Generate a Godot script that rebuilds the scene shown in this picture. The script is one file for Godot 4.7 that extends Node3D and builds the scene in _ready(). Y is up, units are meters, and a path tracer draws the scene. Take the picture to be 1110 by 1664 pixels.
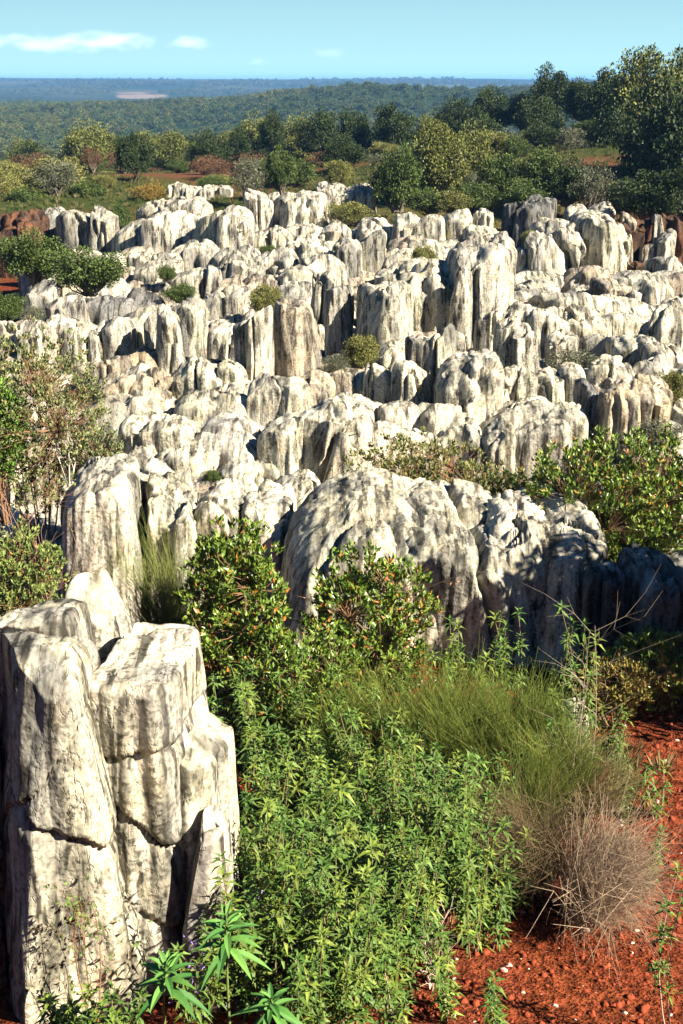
extends Node3D

const CAM := Vector3(0, 9, 0)
const PITCH := 19.3
const FOCAL := 2008.0          # in pixels of the 1110 x 1664 photograph
var rng := RandomNumberGenerator.new()
var noise := FastNoiseLite.new()
var soft := FastNoiseLite.new()
var names := {}
var M := {}
var outcrops := []             # [node, centre] for the low rocks between the ridges
var started := 0

# ---------------------------------------------------------------- bookkeeping
func stage(what: String) -> void:
	print(what, " ", Time.get_ticks_msec() - started)

func numbered(called: String) -> String:
	var n: int = names.get(called, 0)
	names[called] = n + 1
	return called if n == 0 else "%s_%03d" % [called, n]

func tag(o: Node, label: String, category: String, group := "", kind := "") -> void:
	if label: o.set_meta("label", label)
	if category: o.set_meta("category", category)
	if group: o.set_meta("group", group)
	if kind: o.set_meta("kind", kind)

func thing(called: String, label: String, category: String, at: Vector3, group := "", turn := 0.0) -> Node3D:
	var o := Node3D.new()
	o.name = numbered(called)
	add_child(o)
	o.position = at
	o.rotation.y = turn
	tag(o, label, category, group)
	return o

func part(called: String, mesh: Mesh, mat: Material, parent: Node, xf := Transform3D()) -> MeshInstance3D:
	var o := MeshInstance3D.new()
	o.name = called
	o.mesh = mesh
	if mat: o.material_override = mat
	o.transform = xf
	parent.add_child(o, true)
	return o

# ---------------------------------------------------------------- the lie of the land
const LEVEL := [[-40, 7.6], [0, 7.3], [3, 5.7], [5.5, 3.7], [8, 1.85], [9.5, 1.65], [12, 1.4], [14.5, 1.2], [17, 0.85], [20, 0.8], [25.5, 0.8], [32, 1.0], [48, 0.6], [66, 0.8], [85, 1.1], [105, 1.6], [130, 1.0], [250, -13], [380, -22], [500, -24], [620, -20], [900, -5], [1300, -14], [1700, -40], [2300, -28], [3500, 2], [4500, 8], [9000, -40]]
const RIDGE := [[-0.9, -10], [-0.28, -9], [-0.18, -5], [-0.1, -2], [-0.04, 4], [0.02, 8], [0.1, 5], [0.16, 6], [0.22, 13], [0.4, 16], [1.3, 10]]

func along(table: Array, v: float) -> float:
	if v <= table[0][0]: return table[0][1]
	for i in range(1, table.size()):
		if v < table[i][0]:
			var t: float = (v - table[i - 1][0]) / (table[i][0] - table[i - 1][0])
			t = t * t * (3.0 - 2.0 * t) * 0.5 + t * 0.5
			return lerpf(table[i - 1][1], table[i][1], t)
	return table[-1][1]

func level(x: float, d: float) -> float:
	var y := along(LEVEL, d)
	y += smoothstep(50.0, 105.0, d) * (1.0 - smoothstep(200.0, 420.0, d)) * clampf(x + 2.0, 0.0, 60.0) * 0.10
	y -= smoothstep(100.0, 130.0, d) * (1.0 - smoothstep(200.0, 300.0, d)) * clampf(-x, 0.0, 40.0) * 0.06
	if d > 300.0:
		var k := exp(-pow((d - 930.0) / 330.0, 2.0))
		y += k * along(RIDGE, x / d)
		y += soft.get_noise_2d(x * 0.012, d * 0.012) * 9.0 * smoothstep(300.0, 500.0, d)
		y += soft.get_noise_2d(x * 0.002 + 40.0, d * 0.0025) * 30.0 * smoothstep(1400.0, 2600.0, d) * (1.0 - 0.6 * smoothstep(2800.0, 3400.0, d))
	return y

func rockiness(x: float, d: float) -> float:
	return smoothstep(17.5, 20.0, d) * (1.0 - smoothstep(74.0, 88.0, d))

func ground(x: float, d: float) -> float:
	var y := level(x, d) - 1.7 * rockiness(x, d)
	if d < 300.0:
		y += soft.get_noise_2d(x * 0.5, d * 0.5) * 0.35 * smoothstep(2.0, 9.0, d)
		y += noise.get_noise_2d(x * 2.3, d * 2.3) * 0.06
	return y

func ray(px: float, py: float) -> Vector3:
	var p := deg_to_rad(PITCH)
	return Vector3(1, 0, 0) * ((px - 555.0) / FOCAL) + Vector3(0, cos(p), -sin(p)) * ((832.0 - py) / FOCAL) + Vector3(0, -sin(p), -cos(p))

func at_depth(px: float, py: float, d: float) -> Vector3:
	var r := ray(px, py)
	return CAM + r * (d / -r.z)

func hit(px: float, py: float, off := 0.0) -> Vector3:
	var r := ray(px, py)
	var lo := 4.0
	var hi := 4.0
	while hi < 6000.0:
		var p := CAM + r * (hi / -r.z)
		if p.y < level(p.x, hi) + off: break
		lo = hi
		hi += maxf(0.2, hi * 0.01)
	for i in 10:
		var mid := (lo + hi) * 0.5
		var p := CAM + r * (mid / -r.z)
		if p.y < level(p.x, mid) + off: hi = mid
		else: lo = mid
	return CAM + r * (hi / -r.z)

func per_px(p: Vector3) -> float:
	var q := deg_to_rad(PITCH)
	return (p - CAM).dot(Vector3(0, -sin(q), -cos(q))) / FOCAL

# ---------------------------------------------------------------- rock
func rock_mesh(sd: int, a: float, b: float, h: float, o := {}) -> ArrayMesh:
	var na: int = o.get("na", 40)
	var nv: int = o.get("nv", 24)
	var r: float = minf(o.get("round", 0.45) * minf(a, b), h * 0.6)
	var flare: float = o.get("flare", 0.18)
	var lx: float = o.get("lean_x", 0.0)
	var lz: float = o.get("lean_z", 0.0)
	var tx: float = o.get("tilt_x", 0.0)
	var tz: float = o.get("tilt_z", 0.0)
	var sharp: float = o.get("square", 3.2)
	var big: float = o.get("big", 0.16) * minf(a, b)
	var fine: float = o.get("fine", 0.035)
	var size: float = o.get("size", maxf(0.5, minf(a, b) * 0.9))
	var tone: Color = o.get("tone", Color(0.6, 0.56, 0.47))
	var stain: float = o.get("stain", 0.5)
	var bump: float = o.get("bump", 0.07)
	var cracks: Array = o.get("cracks", [])
	var slots: float = o.get("slots", 0.4) * minf(a, b)
	var rust: float = o.get("rust", 0.12)
	var off := Vector3(sd * 7.31, sd * 3.17, sd * 5.73)
	var hs := h - r
	var cuts := []
	var cr := RandomNumberGenerator.new()
	cr.seed = sd
	for i in int(o.get("planes", 7)):
		var az := cr.randf() * TAU
		var el := cr.randf_range(-0.12, 0.22) if i % 3 else cr.randf_range(0.85, 1.4)
		var nn := Vector3(cos(az) * cos(el), sin(el), sin(az) * cos(el))
		if i % 3: cuts.append([nn, (absf(nn.x) * a + absf(nn.z) * b) * cr.randf_range(0.66, 0.95) + nn.y * h * 0.5])
		else: cuts.append([nn, (absf(nn.x) * a + absf(nn.z) * b) * cr.randf_range(0.3, 0.75) + nn.y * h - 0.08 * minf(a, b)])
	var pos := PackedVector3Array()
	var col := PackedColorArray()
	pos.resize((na) * (nv + 1))
	col.resize(pos.size())
	var grey := Color(tone.g * 0.36, tone.g * 0.36, tone.g * 0.36)
	for j in nv + 1:
		var t := float(j) / nv
		var y: float
		var inn := 0.0
		var phi := 0.0
		var cap := 1.0
		var fl := 0.0
		if t < 0.6:
			var u := t / 0.6
			y = hs * u
			fl = flare * (1.0 - u) * (1.0 - u)
		elif t < 0.86:
			phi = (t - 0.6) / 0.26 * PI * 0.46
			inn = r * (1.0 - cos(phi))
			y = hs + r * sin(phi)
		else:
			phi = PI * 0.46
			inn = r * (1.0 - cos(phi))
			cap = 1.0 - (t - 0.86) / 0.14
			y = hs + r * (sin(phi) + 0.12 * (1.0 - cap * cap))
		var ring_y := y
		for i in na:
			y = ring_y
			var th := TAU * i / na
			var c := cos(th)
			var s := sin(th)
			var k := pow(pow(absf(c), sharp) + pow(absf(s), sharp), -1.0 / sharp)
			var wob := 1.0 + 0.22 * soft.get_noise_3d(c * 9.0 + off.x, y * 2.0, s * 9.0 + off.z)
			var px := (a * (1.0 + fl) - inn) * k * c * cap * wob
			var pz := (b * (1.0 + fl) - inn) * k * s * cap * wob
			var yy := y
			for cut in cuts:
				var n0: Vector3 = cut[0]
				var ex: float = n0.x * px + n0.y * yy + n0.z * pz - cut[1]
				if ex > 0.0:
					px -= n0.x * ex * 0.9
					yy -= n0.y * ex * 0.9
					pz -= n0.z * ex * 0.9
			y = maxf(yy, 0.0) if j == 0 else yy
			var q := Vector3(px, y * 0.13, pz) / size
			var n1 := noise.get_noise_3d(q.x * 9.0 + off.x, q.y * 9.0 + off.y, q.z * 9.0 + off.z)
			var n2 := noise.get_noise_3d(px * 32.0 + off.z, y * 3.5, pz * 32.0 + off.x)
			var n3 := soft.get_noise_3d(px * 11.0 + off.y, y * 11.0, pz * 11.0)
			var ns := soft.get_noise_3d(px * 3.2 / size + off.y * 1.7, y * 0.5, pz * 3.2 / size + off.x * 1.3)
			var slot := slots * (1.0 - smoothstep(0.0, 0.035, absf(ns)))
			var dsp := -slot + big * (minf(absf(n1) * 3.4, 1.15) - 0.55) + fine * (minf(absf(n2) * 3.0, 1.0) - 0.4) + n3 * bump * minf(1.0, size)
			for ck in cracks:
				var away: float = y - ck[0] * h - ck[1] * px + soft.get_noise_3d(px * 14.0 + off.x, y * 5.0, pz * 14.0) * ck[4]
				dsp -= ck[2] * (1.0 - smoothstep(0.0, ck[3], absf(away)))
				dsp -= ck[2] * 0.55 * (1.0 - smoothstep(0.0, 0.16, -away)) * float(away < 0.0)
			var ty := 1.0 + (tx * px / a + tz * pz / b) * smoothstep(0.0, 1.0, t)
			var up := y / h
			pos[j * na + i] = Vector3(px + c * cos(phi) * dsp + lx * up, y * ty + sin(phi) * dsp, pz + s * cos(phi) * dsp + lz * up)
			var m := noise.get_noise_3d(px * 16.0 + off.y, y * 2.0, pz * 16.0 + off.x)
			var w := smoothstep(0.02, 0.42, m + (stain - 0.5) * 0.5) * stain
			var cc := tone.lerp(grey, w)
			var ru := smoothstep(0.22, 0.5, noise.get_noise_3d(px * 9.0 - off.y, y * 4.0, pz * 9.0 + off.z) + rust - 0.12) * minf(1.0, rust * 4.0)
			cc = cc.lerp(Color(0.16, 0.07, 0.038), ru * 0.75)
			col[j * na + i] = cc
	return grid_mesh(pos, col, na, nv + 1, true)

func grid_mesh(pos: PackedVector3Array, col: PackedColorArray, na: int, nr: int, closed: bool) -> ArrayMesh:
	var nor := PackedVector3Array()
	nor.resize(pos.size())
	var ind := PackedInt32Array()
	var cols := na if closed else na - 1
	for j in nr - 1:
		for i in cols:
			var i2 := (i + 1) % na
			var p := j * na + i
			var q := j * na + i2
			var p1 := p + na
			var q1 := q + na
			var n := (pos[q1] - pos[p]).cross(pos[p1] - pos[q])
			nor[p] += n; nor[q] += n; nor[p1] += n; nor[q1] += n
			ind.append_array([p, q, p1, q, q1, p1])
	for k in nor.size():
		nor[k] = -nor[k].normalized()
	var arr := []
	arr.resize(Mesh.ARRAY_MAX)
	arr[Mesh.ARRAY_VERTEX] = pos
	arr[Mesh.ARRAY_NORMAL] = nor
	arr[Mesh.ARRAY_COLOR] = col
	arr[Mesh.ARRAY_INDEX] = ind
	var m := ArrayMesh.new()
	m.add_surface_from_arrays(Mesh.PRIMITIVE_TRIANGLES, arr)
	return m

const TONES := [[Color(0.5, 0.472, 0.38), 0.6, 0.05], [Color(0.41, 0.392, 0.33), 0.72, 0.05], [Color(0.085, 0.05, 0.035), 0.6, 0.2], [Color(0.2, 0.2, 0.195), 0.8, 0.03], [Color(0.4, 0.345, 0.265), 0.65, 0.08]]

# one mass of an outcrop, given by its outline in the photograph and the depth at which it stands
func mass(parent: Node3D, origin: Vector3, x0: float, x1: float, yt: float, yb: float, o := {}, tone := 0) -> void:
	var cx := (x0 + x1) * 0.5
	var base: Vector3 = at_depth(cx, yb, o.d) if o.has("d") else hit(cx, yb)
	var d := -base.z
	var pp := per_px(base)
	var a := (x1 - x0) * 0.5 * pp
	var vis := (yb - yt) * pp
	if d > 19.0: a *= 1.14
	var cuts: int = o.get("cuts", maxi(1, int(round(a * 2.0 / maxf(0.7, vis * 1.7)))))
	if cuts > 1:
		var edges := [x0]
		for i in range(1, cuts):
			edges.append(lerpf(x0, x1, (i + rng.randf_range(-0.3, 0.3)) / cuts))
		edges.append(x1)
		for i in cuts:
			var oo := o.duplicate()
			oo.cuts = 1
			oo.d = d + rng.randf_range(-0.35, 0.5)
			var k := (yb - yt) * 0.16
			mass(parent, origin, edges[i] - (x1 - x0) / cuts * 0.08, edges[i + 1] + (x1 - x0) / cuts * 0.08, yt + rng.randf_range(-k, k) + o.get("slope", 0.0) * (i - (cuts - 1) * 0.5), yb, oo, tone)
		return
	var b: float = o.get("b", clampf(a * rng.randf_range(0.9, 1.5), 0.55, 2.4))
	var top := at_depth(cx, yt, d + b * 0.6)
	var gy := minf(ground(base.x, d), base.y) - 0.35
	var h := top.y - gy
	if h < 0.3: h = 0.3
	var tn: Array = TONES[o.get("tone", tone)]
	var near := d < 24.0
	var v := rng.randf_range(0.88, 1.1)
	var c: Color = tn[0]
	var rr := {"na": o.get("na", 110 if near else 60), "nv": o.get("nv", 76 if near else 36), "flare": o.get("flare", rng.randf_range(0.05, 0.3)), "lean_x": o.get("lean_x", rng.randf_range(-0.12, 0.12) * a), "lean_z": o.get("lean_z", -rng.randf_range(0.0, 0.3) * b),
		"tilt_x": o.get("tilt_x", rng.randf_range(-0.1, 0.1)), "tilt_z": o.get("tilt_z", rng.randf_range(-0.1, 0.05)), "round": o.get("round", rng.randf_range(0.25, 0.7)), "square": o.get("square", rng.randf_range(2.4, 4.6)),
		"cracks": o.get("cracks", []), "bump": o.get("bump", 0.07), "slots": o.get("slots", rng.randf_range(0.25, 0.6)), "planes": o.get("planes", rng.randi_range(4, 10)), "big": o.get("big", rng.randf_range(0.06, 0.2)), "size": o.get("size", clampf(minf(a, b) * 1.1, 0.5, 1.2)), "tone": Color(c.r * v, c.g * v, c.b * v * rng.randf_range(0.94, 1.03)), "stain": o.get("stain", tn[1]), "rust": o.get("rust", tn[2]), "fine": o.get("fine", 0.04)}
	var xf := Transform3D(Basis(Vector3.UP, o.get("yaw", rng.randf_range(-0.35, 0.2))), Vector3(base.x, gy, -(d + b * 0.9)) - origin)
	part(o.get("name", "rock_mass"), rock_mesh(rng.randi() % 9973, a, b, h, rr), M.rock, parent, xf)

func outcrop(label: String, tone: int, pieces: Array, called := "limestone_outcrop", group := "weathered limestone outcrops") -> void:
	var p0: Array = pieces[0]
	var cx := 0.0
	var o0: Dictionary = p0[4] if p0.size() > 4 else {}
	for p in pieces: cx += (p[0] + p[1]) * 0.5 / pieces.size()
	var base: Vector3 = at_depth(cx, p0[3], o0.d) if o0.has("d") else hit(cx, p0[3])
	base.y = ground(base.x, -base.z)
	var t := thing(called, label, "rock", base, group)
	for p in pieces:
		mass(t, base, p[0], p[1], p[2], p[3], p[4] if p.size() > 4 else {}, tone)
	outcrops.append([t, base])

# ---------------------------------------------------------------- leaf, twig and tube builders
class Bag:
	var v := PackedVector3Array()
	var n := PackedVector3Array()
	var c := PackedColorArray()
	func tri(a: Vector3, b: Vector3, d: Vector3, col: Color) -> void:
		var m := (d - a).cross(b - a).normalized()
		v.append(a); v.append(b); v.append(d)
		n.append(m); n.append(m); n.append(m)
		c.append(col); c.append(col); c.append(col)
	func leaf(at: Vector3, dir: Vector3, side: Vector3, long: float, wide: float, droop: float, col: Color) -> void:
		var up := side.cross(dir).normalized()
		var mid := at + dir * long * 0.45 + up * wide * 0.25
		var tip := at + dir * long - up * long * droop
		var l := at + dir * long * 0.42 + side * wide + up * wide * 0.55
		var r := at + dir * long * 0.42 - side * wide + up * wide * 0.55
		tri(at, l, mid, col); tri(at, mid, r, col)
		tri(l, tip, mid, col); tri(mid, tip, r, col)
	func chip(at: Vector3, dir: Vector3, side: Vector3, long: float, wide: float, col: Color) -> void:
		var l := at + dir * long * 0.5 + side * wide
		var r := at + dir * long * 0.5 - side * wide
		var tip := at + dir * long
		tri(at, l, tip, col); tri(at, tip, r, col)
	func tube(pts: Array, r0: float, r1: float, sides: int, col: Color) -> void:
		var last := []
		for i in pts.size():
			var p: Vector3 = pts[i]
			var fwd: Vector3 = (pts[mini(i + 1, pts.size() - 1)] - pts[maxi(i - 1, 0)]).normalized()
			var sx := fwd.cross(Vector3(0.31, 0.2, 0.93)).normalized()
			var sy := sx.cross(fwd)
			var r := lerpf(r0, r1, float(i) / maxf(1.0, pts.size() - 1))
			var ring := []
			for k in sides:
				var th := TAU * k / sides
				ring.append([p + (sx * cos(th) + sy * sin(th)) * r, sx * cos(th) + sy * sin(th)])
			if last:
				for k in sides:
					var k2 := (k + 1) % sides
					for e in [last[k], last[k2], ring[k], last[k2], ring[k2], ring[k]]:
						v.append(e[0]); n.append(e[1]); c.append(col)
			last = ring
	func done() -> ArrayMesh:
		var arr := []
		arr.resize(Mesh.ARRAY_MAX)
		arr[Mesh.ARRAY_VERTEX] = v
		arr[Mesh.ARRAY_NORMAL] = n
		arr[Mesh.ARRAY_COLOR] = c
		var m := ArrayMesh.new()
		m.add_surface_from_arrays(Mesh.PRIMITIVE_TRIANGLES, arr)
		return m

func ball() -> Vector3:
	var z := rng.randf_range(-1.0, 1.0)
	var t := rng.randf() * TAU
	var r := sqrt(1.0 - z * z)
	return Vector3(r * cos(t), z, r * sin(t))

func sideways(d: Vector3) -> Vector3:
	var s := d.cross(ball())
	return s.normalized() if s.length() > 0.01 else Vector3(1, 0, 0)

func vary(a: Color, b: Color, spread := 0.25) -> Color:
	var k := rng.randf()
	var v := rng.randf_range(1.0 - spread, 1.0 + spread)
	return Color(lerpf(a.r, b.r, k) * v, lerpf(a.g, b.g, k) * v, lerpf(a.b, b.b, k) * v)

# a crown of leaf clumps on limbs inside an ellipsoid (unit radius 1 wide, height tall); returns [wood, leaves]
func crown(sd: int, tall: float, clumps: int, leaves: int, leaf: float, c1: Color, c2: Color, trunk := 0.5, bushy := false, wood_col := Color(0.1, 0.085, 0.07)) -> Array:
	rng.seed = sd
	var w := Bag.new()
	var f := Bag.new()
	var mid := trunk + tall * 0.5
	var fork := Vector3(rng.randf_range(-0.1, 0.1), trunk + tall * 0.12, rng.randf_range(-0.1, 0.1))
	if not bushy:
		w.tube([Vector3(0, -0.3, 0), Vector3(rng.randf_range(-0.05, 0.05), trunk * 0.5, rng.randf_range(-0.05, 0.05)), fork], 0.09, 0.06, 6, wood_col)
	for i in clumps:
		var q := ball()
		var rad := pow(rng.randf(), 0.35) * rng.randf_range(0.72, 1.04)
		if q.y < -0.4: q.y *= 0.6
		var bump := 1.0 + 0.35 * soft.get_noise_3d(q.x * 14.0 + sd, q.y * 14.0, q.z * 14.0)
		var ctr := Vector3(q.x * rad * bump * 0.86, mid + q.y * rad * bump * tall * 0.5, q.z * rad * bump * 0.86)
		var from := Vector3(rng.randf_range(-0.15, 0.15), 0.0, rng.randf_range(-0.15, 0.15)) if bushy else fork
		if i % 2 == 0:
			w.tube([from, from.lerp(ctr, 0.5) + ball() * 0.08, ctr], 0.03, 0.008, 4, wood_col)
		var cr := rng.randf_range(0.16, 0.3) * (1.0 if clumps > 25 else 1.25)
		var cv := rng.randf_range(0.72, 1.25)
		var mixed := rng.randf()
		for k in leaves / clumps:
			var e := ball()
			var p := ctr + e * cr * pow(rng.randf(), 0.4) * Vector3(1, 0.72, 1)
			var dir := (e + ball() * 0.8 + Vector3(0, 0.25, 0)).normalized()
			var cc := vary(c1.lerp(c2, mixed * 0.6), c2.lerp(c1, 0.3 * mixed), 0.25)
			cc = Color(cc.r * cv, cc.g * cv, cc.b * cv)
			var lf := leaf * rng.randf_range(0.7, 1.3)
			f.chip(p, dir, sideways(dir), lf, lf * 0.36, cc)
	return [w.done(), f.done()]

var kinds := {}   # crowns by kind: arrays of [wood, leaves]

func plant_tree(label: String, called: String, category: String, kind: String, px: float, yb: float, wpx: float, hpx: float, o := {}) -> Node3D:
	var p: Vector3 = at_depth(px, yb, o.d) if o.has("d") else hit(px, yb, o.get("off", 0.0))
	var pp := per_px(p)
	var k: Array = kinds[kind]
	var pick: Array = k[rng.randi() % k.size()]
	var g := ground(p.x, -p.z)
	var t := thing(called, label, category, p, o.get("group", ""), rng.randf() * TAU)
	var sx := wpx * pp * 0.5
	var sy: float = hpx * pp / pick[2]
	var xf := Transform3D(Basis().scaled(Vector3(sx, sy, sx)), Vector3.ZERO)
	if not o.has("d") and p.y > g and p.y - g < 3.0 and not o.has("ledge"):
		xf.origin.y = -0.1
	part("trunk" if pick[3] else "branches", pick[0], M.wood, t, xf)
	part("crown", pick[1], M.leaf, t, xf)
	return t

# ---------------------------------------------------------------- scene
func _ready() -> void:
	started = Time.get_ticks_msec()
	rng.seed = 11
	noise.seed = 5
	noise.noise_type = FastNoiseLite.TYPE_SIMPLEX_SMOOTH
	noise.frequency = 0.08
	noise.fractal_octaves = 2
	soft.seed = 9
	soft.noise_type = FastNoiseLite.TYPE_PERLIN
	soft.frequency = 0.1
	soft.fractal_octaves = 3
	var cam := Camera3D.new()
	cam.name = "camera"
	cam.fov = 2.0 * rad_to_deg(atan(832.0 / FOCAL))
	cam.position = CAM
	cam.rotation_degrees = Vector3(-PITCH, 0, 0)
	cam.near = 0.1
	cam.far = 12000
	add_child(cam)
	cam.current = true
	var we := WorldEnvironment.new()
	we.name = "environment"
	var env := Environment.new()
	env.background_mode = Environment.BG_SKY
	env.tonemap_mode = Environment.TONE_MAPPER_LINEAR
	env.tonemap_exposure = 4.0
	var sky := Sky.new()
	var sm := ProceduralSkyMaterial.new()
	sm.sky_top_color = Color(0.01, 0.038, 0.1).linear_to_srgb()
	sm.sky_horizon_color = Color(0.15, 0.255, 0.268).linear_to_srgb()
	sm.sky_curve = 0.1
	sm.ground_bottom_color = Color(0.06, 0.06, 0.04).linear_to_srgb()
	sm.ground_horizon_color = Color(0.12, 0.14, 0.14).linear_to_srgb()
	sm.sky_cover = cloud_cover()
	sky.sky_material = sm
	env.sky = sky
	env.sdfgi_enabled = true
	env.ssao_enabled = true
	env.ssil_enabled = true
	env.fog_enabled = true
	env.fog_light_color = Color(0.36, 0.55, 0.78)
	env.fog_density = 0.00014
	we.environment = env
	add_child(we)
	var sun := DirectionalLight3D.new()
	sun.name = "sun"
	sun.light_energy = 1.6
	sun.light_color = Color(1.0, 0.95, 0.86)
	sun.light_angular_distance = 0.5
	sun.shadow_enabled = true
	add_child(sun)
	sun.look_at_from_position(Vector3(0.80, 0.70, 0.44) * 100.0, Vector3.ZERO)
	stage("sky")
	materials()
	stage("materials")
	build_ground()
	stage("ground")
	build_rocks()
	stage("rocks")
	build_low_rocks()
	stage("low rocks")
	build_trees()
	stage("trees")
	build_foreground()
	stage("foreground")
	build_stuff()
	stage("stuff")

func cloud_cover() -> ImageTexture:
	var w := 4096
	var im := Image.create(w, w / 2, false, Image.FORMAT_RGBA8)
	var fn := FastNoiseLite.new()
	fn.seed = 3
	fn.frequency = 0.045
	fn.fractal_octaves = 4
	# a thin bank of small clouds low over the horizon, left of the view
	var bank := [[-12.2, 1.5, 2.6, 0.22, 0.9], [-10.2, 1.6, 1.5, 0.26, 1.1], [-15.6, 1.45, 1.4, 0.18, 0.9], [-6.7, 1.5, 0.8, 0.17, 0.8], [-3.7, 0.8, 0.35, 0.12, 0.4], [-0.6, 1.15, 0.5, 0.14, 0.35], [-21.0, 2.4, 2.5, 0.5, 0.8], [28.0, 2.2, 3.0, 0.5, 0.8], [44.0, 3.0, 4.0, 0.7, 0.8]]
	for c in bank:
		var u0: float = c[0] / 360.0 * w
		var v0: float = (0.5 - c[1] / 180.0) * w * 0.5
		var ru: float = c[2] / 360.0 * w * 1.5
		var rv: float = c[3] / 180.0 * w * 0.5 * 1.8
		for y in range(int(v0 - rv), int(v0 + rv) + 1):
			for x in range(int(u0 - ru), int(u0 + ru) + 1):
				var e := pow((x - u0) / ru, 2.0) + pow((y - v0) / rv, 2.0)
				var al: float = clampf((1.0 - e) * 0.9 + fn.get_noise_2d(x * 1.0, y * 3.5) * 0.9 - 0.2, 0.0, 1.0) * c[4]
				var old := im.get_pixel(posmod(x, w), y)
				im.set_pixel(posmod(x, w), y, Color(1.0, 0.93, 0.9, clampf(maxf(old.a, al * 0.16), 0.0, 1.0)))
	return ImageTexture.create_from_image(im)

func stretched(sd: int, freq: float, oct: int, size: int, tall: int) -> PackedByteArray:
	var fn := FastNoiseLite.new()
	fn.seed = sd
	fn.frequency = freq
	fn.fractal_octaves = oct
	var im := fn.get_seamless_image(size, tall)
	im.convert(Image.FORMAT_L8)
	if tall != size: im.resize(size, size, Image.INTERPOLATE_CUBIC)
	return im.get_data()

func simple(rough := 0.9, spec := 0.3) -> StandardMaterial3D:
	var m := StandardMaterial3D.new()
	m.vertex_color_use_as_albedo = true
	m.roughness = rough
	m.metallic_specular = spec
	return m

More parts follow.
